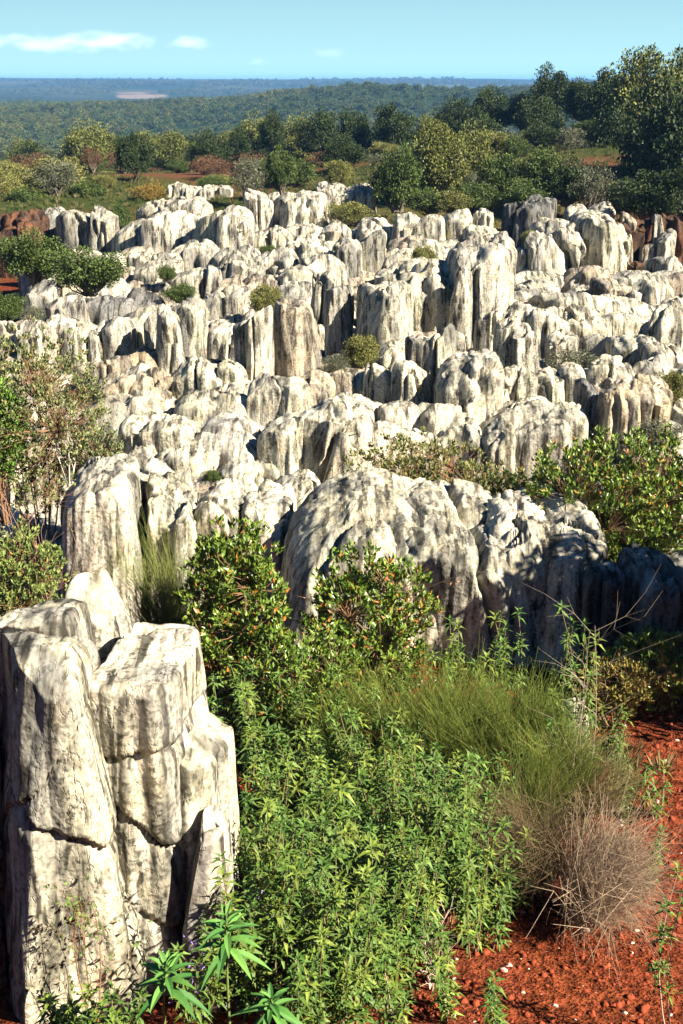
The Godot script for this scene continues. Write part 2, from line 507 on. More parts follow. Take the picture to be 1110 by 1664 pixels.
func materials() -> void:
	var n := 1024
	var a := stretched(1, 0.012, 4, n, 128)
	var b := stretched(2, 0.03, 3, n, 200)
	var c := stretched(3, 0.05, 4, n, n)
	var e := stretched(4, 0.006, 3, n, n)
	var g := stretched(6, 0.02, 5, n, 400)
	var px := PackedByteArray()
	px.resize(n * n * 3)
	var hgt := PackedByteArray()
	hgt.resize(n * n)
	for i in n * n:
		var s := a[i] / 255.0
		var f := b[i] / 255.0
		var m := c[i] / 255.0
		var l := e[i] / 255.0
		var q := g[i] / 255.0
		var v := 1.0
		v -= 0.62 * smoothstep(0.46, 0.68, s) * (0.45 + 0.7 * l)          # broad grey wash
		v -= 0.6 * smoothstep(0.53, 0.66, f) * smoothstep(0.3, 0.55, s)   # thin dark streaks
		v -= 0.28 * smoothstep(0.55, 0.75, m)
		var crack := 1.0 - smoothstep(0.0, 0.022, absf(q - 0.5))
		v -= 0.35 * crack * smoothstep(0.45, 0.6, l)
		v = clampf(v, 0.13, 1.0)
		var warm := smoothstep(0.55, 0.8, 1.0 - l) * 0.12
		px[i * 3] = int(255.0 * pow(v, 1.0 / 2.2))
		px[i * 3 + 1] = int(255.0 * pow(v * (1.0 - warm * 0.4), 1.0 / 2.2))
		px[i * 3 + 2] = int(255.0 * pow(v * (1.0 - warm), 1.0 / 2.2))
		hgt[i] = int(clampf((0.45 + 0.3 * (f - 0.5) + 0.35 * (m - 0.5) + 0.5 * (s - 0.5) - 0.25 * crack) * 255.0, 0, 255))
	var tex := ImageTexture.create_from_image(Image.create_from_data(n, n, false, Image.FORMAT_RGB8, px))
	var him := Image.create_from_data(n, n, false, Image.FORMAT_L8, hgt)
	him.convert(Image.FORMAT_RGBA8)
	him.bump_map_to_normal_map(6.0)
	var m := simple(0.92, 0.25)
	m.albedo_texture = tex
	m.normal_enabled = true
	m.normal_texture = ImageTexture.create_from_image(him)
	m.normal_scale = 0.9
	m.uv1_triplanar = true
	m.uv1_world_triplanar = true
	m.uv1_scale = Vector3(0.23, 0.23, 0.23)
	m.uv1_triplanar_sharpness = 3.0
	var dp := PackedByteArray()
	dp.resize(512 * 512)
	var d1 := stretched(31, 0.035, 5, 512, 512)
	var d2 := stretched(32, 0.02, 4, 512, 120)
	var d3 := stretched(33, 0.012, 3, 512, 512)
	for i in 512 * 512:
		var k := d1[i] / 255.0
		var v := 1.0 - 0.5 * smoothstep(0.48, 0.66, k) * (0.3 + 0.7 * smoothstep(0.35, 0.65, d3[i] / 255.0))
		v -= 0.45 * smoothstep(0.54, 0.72, d2[i] / 255.0)
		v -= 0.4 * (1.0 - smoothstep(0.0, 0.03, absf(d3[i] / 255.0 - 0.52))) * smoothstep(0.4, 0.6, k)
		dp[i] = int(255.0 * pow(clampf(v, 0.1, 1.0), 1.0 / 2.2))
	var dim := Image.create_from_data(512, 512, false, Image.FORMAT_L8, dp)
	dim.convert(Image.FORMAT_RGBA8)
	m.detail_enabled = true
	m.detail_albedo = ImageTexture.create_from_image(dim)
	m.detail_blend_mode = BaseMaterial3D.BLEND_MODE_MUL
	m.detail_uv_layer = BaseMaterial3D.DETAIL_UV_2
	m.uv2_triplanar = true
	m.uv2_world_triplanar = true
	m.uv2_scale = Vector3(0.83, 0.83, 0.83)
	M.rock = m
	# soil and far ground
	var g1 := stretched(21, 0.03, 5, 512, 512)
	var g2 := stretched(22, 0.11, 3, 512, 512)
	var sp := PackedByteArray()
	sp.resize(512 * 512)
	for i in 512 * 512:
		sp[i] = int(clampf(0.45 + 0.75 * (g1[i] / 255.0 - 0.5) + 0.6 * (g2[i] / 255.0 - 0.5) + 0.3, 0.0, 1.0) * 255.0)
	var gm := simple(0.97, 0.15)
	var sim := Image.create_from_data(512, 512, false, Image.FORMAT_L8, sp)
	gm.albedo_texture = ImageTexture.create_from_image(sim)
	var sn := sim.duplicate() as Image
	sn.convert(Image.FORMAT_RGBA8)
	sn.bump_map_to_normal_map(8.0)
	gm.normal_enabled = true
	gm.normal_texture = ImageTexture.create_from_image(sn)
	gm.uv1_triplanar = true
	gm.uv1_world_triplanar = true
	gm.uv1_scale = Vector3(0.45, 0.45, 0.45)
	M.ground = gm
	M.wood = simple(0.9, 0.2)
	var lf := simple(0.6, 0.35)
	lf.backlight_enabled = true
	lf.backlight = Color(0.16, 0.2, 0.06)
	M.leaf = lf
	var gl := simple(0.38, 0.45)
	gl.backlight_enabled = true
	gl.backlight = Color(0.14, 0.2, 0.04)
	M.gloss = gl
	M.twig = simple(0.85, 0.2)

func build_ground() -> void:
	var rows := []
	var d := -30.0
	while d < 8000.0:
		rows.append(d)
		if d < 4.0: d += 1.0
		elif d < 26.0: d += 0.16
		elif d < 130.0: d *= 1.012
		else: d *= 1.025
	var cols := []
	for s in [-1.6, -1.2, -0.9, -0.7, -0.55, -0.45, -0.38]: cols.append(s)
	for i in 141: cols.append(lerpf(-0.33, 0.33, i / 140.0))
	for s in [0.38, 0.45, 0.55, 0.7, 0.9, 1.2, 1.6]: cols.append(s)
	var na := cols.size()
	var pos := PackedVector3Array()
	var col := PackedColorArray()
	for dd in rows:
		for s in cols:
			var x: float = s * maxf(14.0, dd)
			pos.append(Vector3(x, ground(x, dd), -dd))
			var c := Color(0.18, 0.04, 0.018)
			var k := noise.get_noise_2d(x * 1.3, dd * 1.3)
			c = c.lerp(Color(0.25, 0.07, 0.03), clampf(k + 0.4, 0.0, 1.0) * 0.7)
			if dd > 18.0:
				var v := smoothstep(-0.1, 0.25, soft.get_noise_2d(x * 0.7, dd * 0.7) + 0.08)
				c = c.lerp(Color(0.16, 0.13, 0.06), v * smoothstep(18.0, 22.0, dd))
			if dd > 74.0:
				var gcol := Color(0.1, 0.1, 0.035).lerp(Color(0.055, 0.075, 0.02), clampf(0.5 + 1.6 * soft.get_noise_2d(x * 0.35, dd * 0.25), 0.0, 1.0))
				var red := smoothstep(0.1, 0.3, soft.get_noise_2d(x * 0.5 + 70.0, dd * 0.4))
				gcol = gcol.lerp(Color(0.2, 0.07, 0.045), red * 0.7)
				c = c.lerp(gcol, smoothstep(74.0, 86.0, dd))
			if dd > 250.0:
				var f := Color(0.035, 0.06, 0.02).lerp(Color(0.09, 0.1, 0.035), smoothstep(0.0, 0.3, soft.get_noise_2d(x * 0.03, dd * 0.02)))
				c = c.lerp(f, smoothstep(250.0, 350.0, dd))
			if dd > 1500.0:
				var open := smoothstep(0.04, 0.2, soft.get_noise_2d(x * 0.012 + 9.0, dd * 0.006))
				c = c.lerp(Color(0.12, 0.13, 0.06), open * 0.7)
				var e := pow((x / dd + 0.158) / 0.021, 2.0) + pow((dd - 2450.0) / 190.0, 2.0) + 2.2 * soft.get_noise_2d(x * 0.1, dd * 0.05)
				c = c.lerp(Color(0.34, 0.25, 0.18), 1.0 - smoothstep(0.7, 1.1, e))
			col.append(c)
	var g := part("ground", grid_mesh(pos, col, na, rows.size(), false), M.ground, self)
	tag(g, "red earth and scrubland running back to wooded hills", "ground", "", "structure")

const SHIFT := 2

func build_rocks() -> void:
	rng.seed = 101
	for e in OUTCROPS:
		rng.seed = hash(e[0]) + SHIFT
		outcrop(e[0], e[1], e[2])
	outcrop("small flat white stone showing through the broom before the shaded rocks", 0, [[910, 962, 1158, 1185, {"cuts": 1, "d": 13.4, "b": 0.22, "planes": 3, "na": 40, "nv": 24, "square": 5.0, "stain": 0.2}]], "white_stone", "")

# label, tone, masses [x0, x1, top, foot, options] as outlined in the photograph, far to near
const OUTCROPS := [
	["small white rocks beside the yellow bush, farthest back among the scrub", 0, [[268, 300, 300, 318], [296, 342, 306, 324], [335, 376, 303, 318]]],
	["low pale cliff left of the round green bush at the field's far edge", 1, [[62, 100, 342, 388], [95, 150, 347, 398], [145, 186, 343, 400]]],
	["dark red broken bank at the far left edge of the rock field", 2, [[-20, 30, 352, 392, {"rust": 0.3, "planes": 16, "round": 0.2}], [25, 70, 350, 394, {"rust": 0.16, "planes": 16, "round": 0.2}], [-10, 60, 372, 400, {"rust": 0.3, "planes": 16}]]],
	["pale stepped ledge behind the bulky domed boulder", 0, [[222, 270, 332, 372], [268, 336, 328, 376]]],
	["bulky domed white boulder with a split crown at the back", 0, [[318, 362, 352, 424, {"cuts": 1, "flare": 0.1}], [352, 402, 345, 428, {"cuts": 1, "round": 0.8}]]],
	["low sloping pale slabs left of the bulky domed boulder", 0, [[178, 240, 366, 410, {"tilt_x": 0.15}], [232, 322, 354, 418]]],
	["far fluted cliff with black recesses under the grey shrubs", 0, [[398, 436, 318, 372], [430, 462, 316, 366], [455, 525, 322, 374]]],
	["far pale cliff end beneath the bare red earth patch", 0, [[518, 608, 309, 340]]],
	["boulder strip at the foot of the far fluted cliff", 0, [[404, 470, 378, 402], [465, 562, 372, 400]]],
	["row of blunt white knobs below the dense green thicket", 0, [[585, 640, 362, 392], [636, 682, 354, 396], [676, 718, 352, 396, {"round": 0.9}]]],
	["pair of upright pale stumps in front of the green thicket", 0, [[727, 764, 346, 390, {"cuts": 1}], [772, 798, 342, 388, {"cuts": 1, "round": 0.9}], [760, 815, 375, 402]]],
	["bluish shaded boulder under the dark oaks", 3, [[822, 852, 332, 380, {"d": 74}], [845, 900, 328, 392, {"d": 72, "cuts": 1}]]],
	["pair of small pale blocks on the skyline of the tall cliff", 0, [[923, 956, 338, 364, {"d": 70}], [958, 1000, 336, 366, {"d": 70}]]],
	["long low rocks between the dark left bushes and the domed boulder", 1, [[210, 290, 420, 450], [280, 345, 402, 440], [340, 410, 410, 446]]],
	["grey stepped boulders in the middle of the upper field", 1, [[217, 290, 432, 462], [285, 360, 440, 470], [350, 420, 424, 462], [415, 480, 412, 452]]],
	["cluster of pale knobs above the small grassy ledge", 0, [[470, 530, 398, 440], [500, 560, 420, 462], [440, 505, 440, 476]]],
	["narrow dark-sided columns left of the sloping slab", 1, [[545, 585, 392, 455, {"cuts": 1}], [580, 624, 384, 448, {"cuts": 1}]]],
	["tall rounded column between black clefts near the field's centre", 1, [[500, 540, 452, 530, {"cuts": 1}], [532, 570, 470, 556, {"cuts": 1, "flare": 0.05}]]],
	["smooth low slabs with a grass tuft above the great fluted wall", 0, [[615, 676, 412, 448], [670, 735, 398, 440], [620, 690, 434, 470, {"tilt_x": 0.12}]]],
	["great pale fluted wall, broad curtain of stone in the upper field", 0, [[595, 672, 466, 568, {"cuts": 1, "flare": 0.3, "b": 1.3, "slots": 0.45, "big": 0.2, "square": 3.5}], [655, 755, 443, 548, {"cuts": 1, "flare": 0.3, "b": 1.5, "slots": 0.5, "big": 0.2}], [727, 826, 408, 550, {"cuts": 1, "flare": 0.4, "b": 1.6, "slots": 0.4, "big": 0.16}], [760, 822, 396, 540, {"cuts": 1, "flare": 0.3, "b": 1.4}]]],
	["tall leaning fin with rust red left side beside the great wall", 1, [[830, 862, 404, 520, {"cuts": 1, "rust": 0.2, "flare": 0.35, "d": 58}], [858, 890, 386, 522, {"cuts": 1, "tilt_x": 0.05, "flare": 0.4, "d": 57.5}]]],
	["tallest fluted cliff with swooping white ribs under the oaks", 0, [[893, 968, 382, 530, {"cuts": 1, "flare": 0.4, "d": 57.5, "b": 1.6, "slots": 0.6, "big": 0.24}], [950, 1006, 366, 530, {"cuts": 1, "flare": 0.4, "d": 58.5, "b": 1.6, "slots": 0.5, "big": 0.2}], [886, 1000, 360, 420, {"d": 62, "cuts": 2}]]],
	["crumbling red brown cliff at the far right under the oaks", 2, [[995, 1036, 358, 498, {"cuts": 1, "rust": 0.16, "d": 60, "big": 0.25, "planes": 16, "slots": 0.3, "round": 0.2}], [1030, 1070, 362, 494, {"cuts": 1, "rust": 0.26, "d": 60, "big": 0.25, "planes": 16, "slots": 0.3, "round": 0.2}], [1062, 1108, 356, 488, {"cuts": 1, "rust": 0.16, "d": 60, "big": 0.25, "planes": 16, "slots": 0.3, "round": 0.2}], [1000, 1050, 455, 505, {"d": 57, "tone": 3}], [1002, 1030, 384, 430, {"d": 59, "tone": 1, "planes": 14}], [1042, 1066, 400, 440, {"d": 59, "tone": 4, "planes": 14}], [1070, 1098, 380, 425, {"d": 59, "tone": 1, "planes": 14}], [1020, 1046, 428, 470, {"d": 58.6, "rust": 0.3, "planes": 14}], [1060, 1092, 430, 475, {"d": 58.6, "tone": 2, "planes": 14}], [1012, 1034, 352, 384, {"d": 60, "tone": 4, "planes": 14}], [1058, 1080, 352, 380, {"d": 60, "tone": 1, "planes": 14}], [1055, 1125, 462, 505, {"d": 57}]]],
	["rounded rocks half under the dark bushes on the left", 1, [[30, 90, 470, 520], [80, 135, 486, 540], [131, 202, 462, 496, {"round": 0.9}]]],
	["low white slabs along the left edge of the field", 0, [[-15, 40, 528, 580], [30, 76, 536, 588]]],
	["long descending ridge of narrow white fins on the left", 0, [[70, 130, 520, 580], [112, 165, 532, 606], [150, 206, 522, 604], [196, 250, 510, 590]]],
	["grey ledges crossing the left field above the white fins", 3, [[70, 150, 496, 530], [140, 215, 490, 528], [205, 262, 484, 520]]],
	["overhanging white pillar with a black hollow on its left", 0, [[237, 268, 514, 602, {"cuts": 1}], [256, 296, 506, 615, {"cuts": 1, "flare": 0.0, "round": 0.7}]]],
	["slim upright column with a black left side behind the grassy ledge", 1, [[290, 325, 496, 566, {"cuts": 1, "round": 0.5}], [320, 354, 488, 532, {"cuts": 1}]]],
	["stepped pale blocks above the grassy ledge", 0, [[352, 408, 472, 520], [404, 440, 498, 540], [336, 388, 540, 588]]],
	["tall pale buttress beside the deep central cleft", 0, [[385, 412, 520, 640, {"cuts": 1, "tilt_x": 0.05}], [405, 436, 512, 648, {"cuts": 1, "flare": 0.25}]]],
	["thin grey column squeezed beside the ochre-stained pillar", 1, [[430, 456, 514, 622, {"cuts": 1, "square": 2.4}]]],
	["ochre-stained pillar with a flat bulging top in the central field", 4, [[452, 518, 497, 624, {"cuts": 1, "flare": 0.15, "rust": 0.06}], [496, 520, 536, 618, {"cuts": 1}]]],
	["brownish mound left of the grassy ledge", 4, [[195, 254, 576, 620, {"round": 1.0}], [150, 200, 590, 628]]],
	["white blocks with hollow black mouths below the grassy ledge", 0, [[285, 330, 592, 656, {"cuts": 1}], [322, 362, 598, 660, {"cuts": 1}], [355, 398, 594, 658, {"cuts": 1}]]],
	["low cream ledge behind the left olive shrub", 4, [[155, 215, 618, 662], [208, 274, 620, 666]]],
	["square-shouldered white pillar right of the black mouths", 0, [[403, 450, 628, 702, {"cuts": 1}], [440, 502, 622, 702, {"cuts": 1, "square": 4.5}]]],
	["brown weathered boulders beside the central grey shrub", 4, [[474, 530, 622, 680], [520, 572, 614, 668]]],
	["smooth grey slabs in a flowing row below the black mouths", 0, [[130, 272, 662, 706, {"cuts": 1, "b": 1.6, "slots": 0.3}], [262, 414, 653, 708, {"cuts": 1, "b": 1.6, "slots": 0.3}]]],
	["lumpy pale boulders around the small dark pit", 0, [[598, 650, 606, 668, {"cuts": 1}], [640, 692, 596, 676, {"cuts": 1, "round": 0.8}], [550, 606, 612, 660]]],
	["leaning grey fin over a black triangular gap", 1, [[664, 700, 550, 622, {"cuts": 1}], [690, 730, 546, 648, {"cuts": 1, "tilt_x": 0.08}]]],
	["broad sloping-topped block with a streaked face", 0, [[723, 820, 590, 702, {"cuts": 1, "tilt_x": 0.08, "b": 1.4, "square": 4.5, "planes": 4, "slots": 0.3}], [757, 790, 642, 708, {"cuts": 1, "square": 4.0}]]],
	["small streaked column right of the sloping-topped block", 0, [[815, 864, 606, 684, {"cuts": 1}]]],
	["white block pair behind the sloping-topped block", 0, [[777, 815, 512, 568], [807, 840, 520, 618, {"cuts": 1}], [836, 876, 536, 622, {"cuts": 1}]]],
	["rounded cream rocks at the foot of the great wall", 0, [[612, 668, 570, 604, {"round": 0.9}], [780, 830, 506, 548, {"round": 0.9}], [830, 880, 510, 556]]],
	["square pale stumps below the tallest cliff", 0, [[863, 922, 512, 568], [893, 938, 548, 604], [930, 988, 512, 560]]],
	["sunlit low slabs below the red brown cliff", 0, [[975, 1052, 520, 556], [1008, 1072, 554, 608], [1040, 1080, 530, 575]]],
	["large smooth cream mass at the right edge of the field", 0, [[1060, 1130, 498, 588, {"cuts": 1, "round": 0.9}], [1050, 1125, 568, 618]]],
	["ridge of fluted white blocks behind the grey twiggy shrub", 0, [[868, 918, 612, 672], [910, 970, 602, 672], [965, 1030, 590, 640]]],
	["crest of small pale rocks on the right above the dark gully", 0, [[1030, 1108, 598, 644], [1080, 1125, 612, 660]]],
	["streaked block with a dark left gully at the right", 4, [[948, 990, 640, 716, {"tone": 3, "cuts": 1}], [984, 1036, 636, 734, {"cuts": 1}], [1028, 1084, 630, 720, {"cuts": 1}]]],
	["small pale ledge beside the right arbutus", 0, [[1074, 1125, 738, 772]]],
	["flowing low ridge left of the sloping-topped block", 0, [[550, 620, 656, 712], [610, 690, 664, 716], [680, 764, 672, 722]]],
	["long slanting slab on the right, pale and smooth", 0, [[787, 905, 676, 734, {"cuts": 1, "tilt_x": 0.08, "b": 1.4, "slots": 0.3}], [890, 954, 666, 728, {"cuts": 1}]]],
	["fluted block standing behind the middle shrub", 0, [[760, 800, 716, 800, {"cuts": 1}], [792, 834, 704, 806, {"cuts": 1}]]],
	["wide white fluted face right of the fluted block", 0, [[828, 926, 698, 790, {"cuts": 1, "slots": 0.5, "big": 0.16}]]],
	["hummocks above the middle shrub", 0, [[585, 650, 704, 752], [645, 715, 708, 748], [705, 782, 708, 746]]],
	["fluted terrace front above the left shelf", 0, [[200, 312, 690, 770, {"cuts": 1, "slots": 0.6, "big": 0.14, "b": 1.0}]]],
	["curving smooth slab in the middle of the lower terrace", 1, [[305, 424, 697, 775, {"cuts": 1, "round": 0.8, "slots": 0.25, "big": 0.08, "b": 1.2}]]],
	["low square stumps in front of the terrace", 0, [[207, 250, 722, 778, {"cuts": 1}], [252, 332, 730, 784], [275, 325, 758, 792]]],
	["broad fluted buttress in the centre, like a stone curtain", 0, [[418, 500, 692, 784, {"cuts": 1, "flare": 0.12, "slots": 0.5, "big": 0.14}], [478, 592, 676, 790, {"cuts": 1, "flare": 0.12, "round": 0.6, "slots": 0.5, "big": 0.14, "b": 1.3}]]],
	["flat pale shelf behind the reddish twigs on the left", 0, [[-10, 60, 766, 800], [50, 118, 764, 800]]],
	["small slabs on the shelf above the tall white wall", 0, [[237, 305, 778, 806], [300, 380, 792, 816], [373, 446, 756, 790], [440, 512, 784, 812], [424, 516, 808, 846]]],
	["tall white wall with a long grey stripe on the left", 0, [[88, 200, 784, 985, {"cuts": 1, "d": 17.5, "b": 1.3, "flare": 0.15, "slots": 0.3, "big": 0.08, "planes": 4, "lean_x": 0.1}], [100, 270, 772, 860, {"d": 20.0, "cuts": 2}]]],
	["fluted white front behind the green broom", 0, [[226, 300, 812, 985, {"cuts": 1, "d": 18.6, "b": 1.1, "lean_x": 0.1}], [283, 326, 832, 980, {"cuts": 1, "d": 18.3}], [318, 400, 808, 985, {"cuts": 1, "d": 18.8, "b": 1.0, "round": 0.9}], [390, 472, 828, 985, {"cuts": 1, "d": 18.6, "b": 0.9}]]],
	["huge whaleback boulder in the centre, right end in shade", 0, [[446, 700, 846, 1085, {"cuts": 1, "d": 16.2, "b": 1.9, "round": 0.75, "flare": 0.1, "na": 150, "nv": 96, "big": 0.05, "bump": 0.03, "slots": 0.14, "planes": 6, "yaw": 0.05, "size": 1.0}], [640, 850, 852, 1085, {"cuts": 1, "d": 16.3, "b": 1.7, "round": 0.6, "na": 150, "nv": 96, "big": 0.06, "bump": 0.03, "slots": 0.25, "planes": 6, "yaw": 0.0, "size": 0.9}], [560, 800, 846, 1085, {"cuts": 1, "d": 16.7, "b": 1.7, "round": 0.6, "na": 130, "nv": 80, "big": 0.06, "bump": 0.03, "slots": 0.15, "planes": 4, "yaw": 0.0, "size": 1.0}], [770, 960, 862, 1085, {"cuts": 1, "d": 16.5, "b": 1.4, "round": 0.6, "na": 130, "nv": 80, "big": 0.08, "bump": 0.03, "slots": 0.3, "planes": 4, "yaw": 0.0}], [800, 905, 864, 1085, {"cuts": 1, "d": 16.0, "b": 1.2, "round": 0.4, "big": 0.16, "slots": 0.5, "yaw": -0.1}], [880, 990, 866, 1085, {"cuts": 1, "d": 16.0, "b": 1.3, "round": 0.6, "big": 0.1, "yaw": 0.0}]]],
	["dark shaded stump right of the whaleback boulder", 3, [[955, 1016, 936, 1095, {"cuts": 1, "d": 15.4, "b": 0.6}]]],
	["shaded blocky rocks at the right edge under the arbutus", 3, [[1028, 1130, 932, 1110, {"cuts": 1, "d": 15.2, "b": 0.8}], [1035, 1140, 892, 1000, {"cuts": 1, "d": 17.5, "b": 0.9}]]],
	["huge cracked cream pillar at the left, nearest of all the rocks", 0, [[8, 214, 1082, 1690, {"cuts": 1, "d": 7.9, "b": 0.6, "na": 250, "nv": 190, "cracks": [[0.63, -0.5, 0.07, 0.03, 0.25], [0.32, 0.6, 0.05, 0.025, 0.3], [0.8, 1.6, 0.04, 0.02, 0.2]], "round": 0.3, "square": 4.0, "flare": 0.1, "yaw": 0.1, "tilt_x": -0.03, "big": 0.1, "slots": 0.12, "planes": 9, "size": 0.7, "lean_z": -0.25, "lean_x": 0.0, "fine": 0.014, "stain": 0.8}], [6, 192, 1000, 1400, {"cuts": 1, "d": 8.7, "b": 0.45, "na": 130, "nv": 80, "round": 0.22, "square": 6.0, "yaw": 0.1, "flare": 0.0, "big": 0.06, "slots": 0.1, "planes": 5, "fine": 0.014, "lean_z": -0.05, "tilt_x": -0.015}], [120, 238, 968, 1300, {"cuts": 1, "d": 9.6, "b": 0.5, "round": 0.6, "flare": 0.0, "fine": 0.014, "yaw": 0.1, "big": 0.08, "slots": 0.1}], [200, 330, 1080, 1640, {"cuts": 1, "d": 8.4, "b": 0.8, "na": 200, "nv": 170, "cracks": [[0.83, 0.15, 0.06, 0.025, 0.12], [0.66, -0.9, 0.09, 0.03, 0.2], [0.4, -0.5, 0.05, 0.025, 0.2]], "round": 0.15, "square": 5.5, "flare": 0.12, "yaw": -0.16, "big": 0.1, "slots": 0.16, "planes": 3, "fine": 0.014, "lean_z": -0.1, "lean_x": -0.06, "tilt_x": 0.0, "tilt_z": 0.0, "size": 0.7}], [270, 384, 1210, 1640, {"cuts": 1, "d": 8.5, "b": 0.55, "na": 150, "nv": 120, "cracks": [[0.6, -0.8, 0.06, 0.03, 0.2], [0.35, 1.2, 0.05, 0.03, 0.2]], "round": 0.4, "flare": 0.15, "yaw": -0.2, "big": 0.16, "slots": 0.2, "fine": 0.014, "tilt_x": -0.06, "lean_x": -0.12, "planes": 6}], [-70, 22, 990, 1690, {"cuts": 1, "d": 8.3, "b": 0.5, "tone": 4, "fine": 0.014}], [300, 372, 1330, 1640, {"cuts": 1, "d": 8.2, "b": 0.35, "na": 80, "nv": 60, "fine": 0.014, "planes": 10, "stain": 0.8}]]],
]

# black clefts of the photograph, where no low rock stands
const GAPS := [[545, 565, 32], [580, 500, 24], [832, 455, 26], [905, 440, 20], [310, 545, 24], [285, 630, 26], [700, 645, 34], [515, 590, 26], [410, 655, 22], [615, 480, 18], [960, 690, 26], [375, 600, 20], [235, 560, 16], [780, 560, 16], [850, 590, 18], [575, 410, 20], [640, 620, 16], [880, 640, 18]]

func build_low_rocks() -> void:
	rng.seed = 77
	var lows := []
	for i in 26:
		var tn: Array = TONES[[0, 0, 1, 0, 4][i % 5]]
		lows.append(rock_mesh(3000 + i, rng.randf_range(0.45, 0.75), rng.randf_range(0.5, 0.95), 1.5, {"na": 40, "nv": 24, "planes": 9, "slots": 0.35, "round": rng.randf_range(0.25, 0.8), "flare": rng.randf_range(0.1, 0.35), "tone": tn[0], "stain": tn[1], "rust": tn[2], "big": 0.14, "tilt_z": rng.randf_range(-0.15, 0.0), "tilt_x": rng.randf_range(-0.12, 0.12)}))
	var d := 20.5
	var count := 0
	while d < 78.0:
		var half := d * 0.3
		var x := -half
		while x < half:
			var xx := x + rng.randf_range(-0.4, 0.4)
			var dd := d + rng.randf_range(-0.6, 0.6)
			x += rng.randf_range(1.0, 1.7) * (1.0 + d * 0.006)
			if rng.randf() < 0.12: continue
			var p := Vector3(xx, level(xx, dd), -dd)
			# pixel of this spot: keep to the field of rock seen in the photograph
			var q := deg_to_rad(PITCH)
			var v := p - CAM
			var z := v.dot(Vector3(0, -sin(q), -cos(q)))
			var px := 555.0 + FOCAL * v.x / z
			var py := 832.0 - FOCAL * v.dot(Vector3(0, cos(q), -sin(q))) / z
			if py > 770.0 and px > 560.0: continue
			if py < 400.0 and (px < 210.0 or px > 800.0): continue
			if py < 372.0: continue
			var gap := false
			for e in GAPS:
				if absf(px - e[0]) < e[2] and absf(py - e[1]) < e[2]: gap = true
			if gap: continue
			if py < 420.0 and px > 820.0: continue
			if py < 480.0 and px < 60.0: continue
			var best: Node3D
			var bd := 1e9
			for o in outcrops:
				var dist: float = (o[1] - p).length()
				if dist < bd:
					bd = dist
					best = o[0]
			var s := rng.randf_range(0.75, 1.35) * (1.0 + dd * 0.004)
			var base := ground(xx, dd) - 0.2
			var hh := p.y - base + rng.randf_range(-0.45, 0.35)
			part("rock_knob", lows[rng.randi() % lows.size()], M.rock, best, Transform3D(Basis(Vector3.UP, rng.randf_range(-0.6, 0.6) + (PI if rng.randf() < 0.5 else 0.0)).scaled_local(Vector3(s * rng.randf_range(1.0, 1.7), maxf(0.3, hh) / 1.5, s * rng.randf_range(1.0, 1.4))), Vector3(xx, base, -dd) - best.position))
			count += 1
		d += rng.randf_range(1.0, 1.5) * (1.0 + d * 0.006)
	print("knobs ", count)

# ---------------------------------------------------------------- trees and shrubs of the middle and far ground
func make_kinds() -> void:
	var spec := {
		"oak": [5, 1.5, 110, 20000, 0.05, Color(0.012, 0.026, 0.007), Color(0.036, 0.054, 0.014), 0.04, false],
		"olive": [3, 1.5, 110, 18000, 0.05, Color(0.05, 0.068, 0.014), Color(0.12, 0.125, 0.03), 0.04, false],
		"bush": [5, 1.3, 90, 14000, 0.052, Color(0.022, 0.046, 0.01), Color(0.07, 0.095, 0.02), 0.0, true],
		"lit_bush": [3, 1.2, 90, 14000, 0.052, Color(0.065, 0.085, 0.018), Color(0.17, 0.16, 0.05), 0.0, true],
		"grey_bush": [3, 1.3, 60, 5000, 0.05, Color(0.05, 0.062, 0.035), Color(0.11, 0.115, 0.07), 0.0, true],
		"red_bush": [2, 1.2, 50, 3500, 0.05, Color(0.075, 0.028, 0.02), Color(0.11, 0.065, 0.03), 0.0, true],
		"yellow_bush": [2, 1.1, 60, 7000, 0.05, Color(0.13, 0.1, 0.015), Color(0.19, 0.12, 0.025), 0.0, true],
		"far": [6, 1.3, 20, 900, 0.15, Color(0.022, 0.042, 0.011), Color(0.06, 0.085, 0.02), 0.1, false],
		"far_olive": [3, 1.3, 20, 900, 0.15, Color(0.05, 0.07, 0.014), Color(0.11, 0.115, 0.025), 0.1, false],
	}
	var sd := 500
	for k in spec:
		var s: Array = spec[k]
		var list := []
		for i in s[0]:
			sd += 1
			var c := crown(sd, s[1], s[2], s[3], s[4], s[5], s[6], s[7], s[8], Color(0.13, 0.11, 0.09))
			list.append([c[0], c[1], s[1] + s[7], not s[8]])
		kinds[k] = list

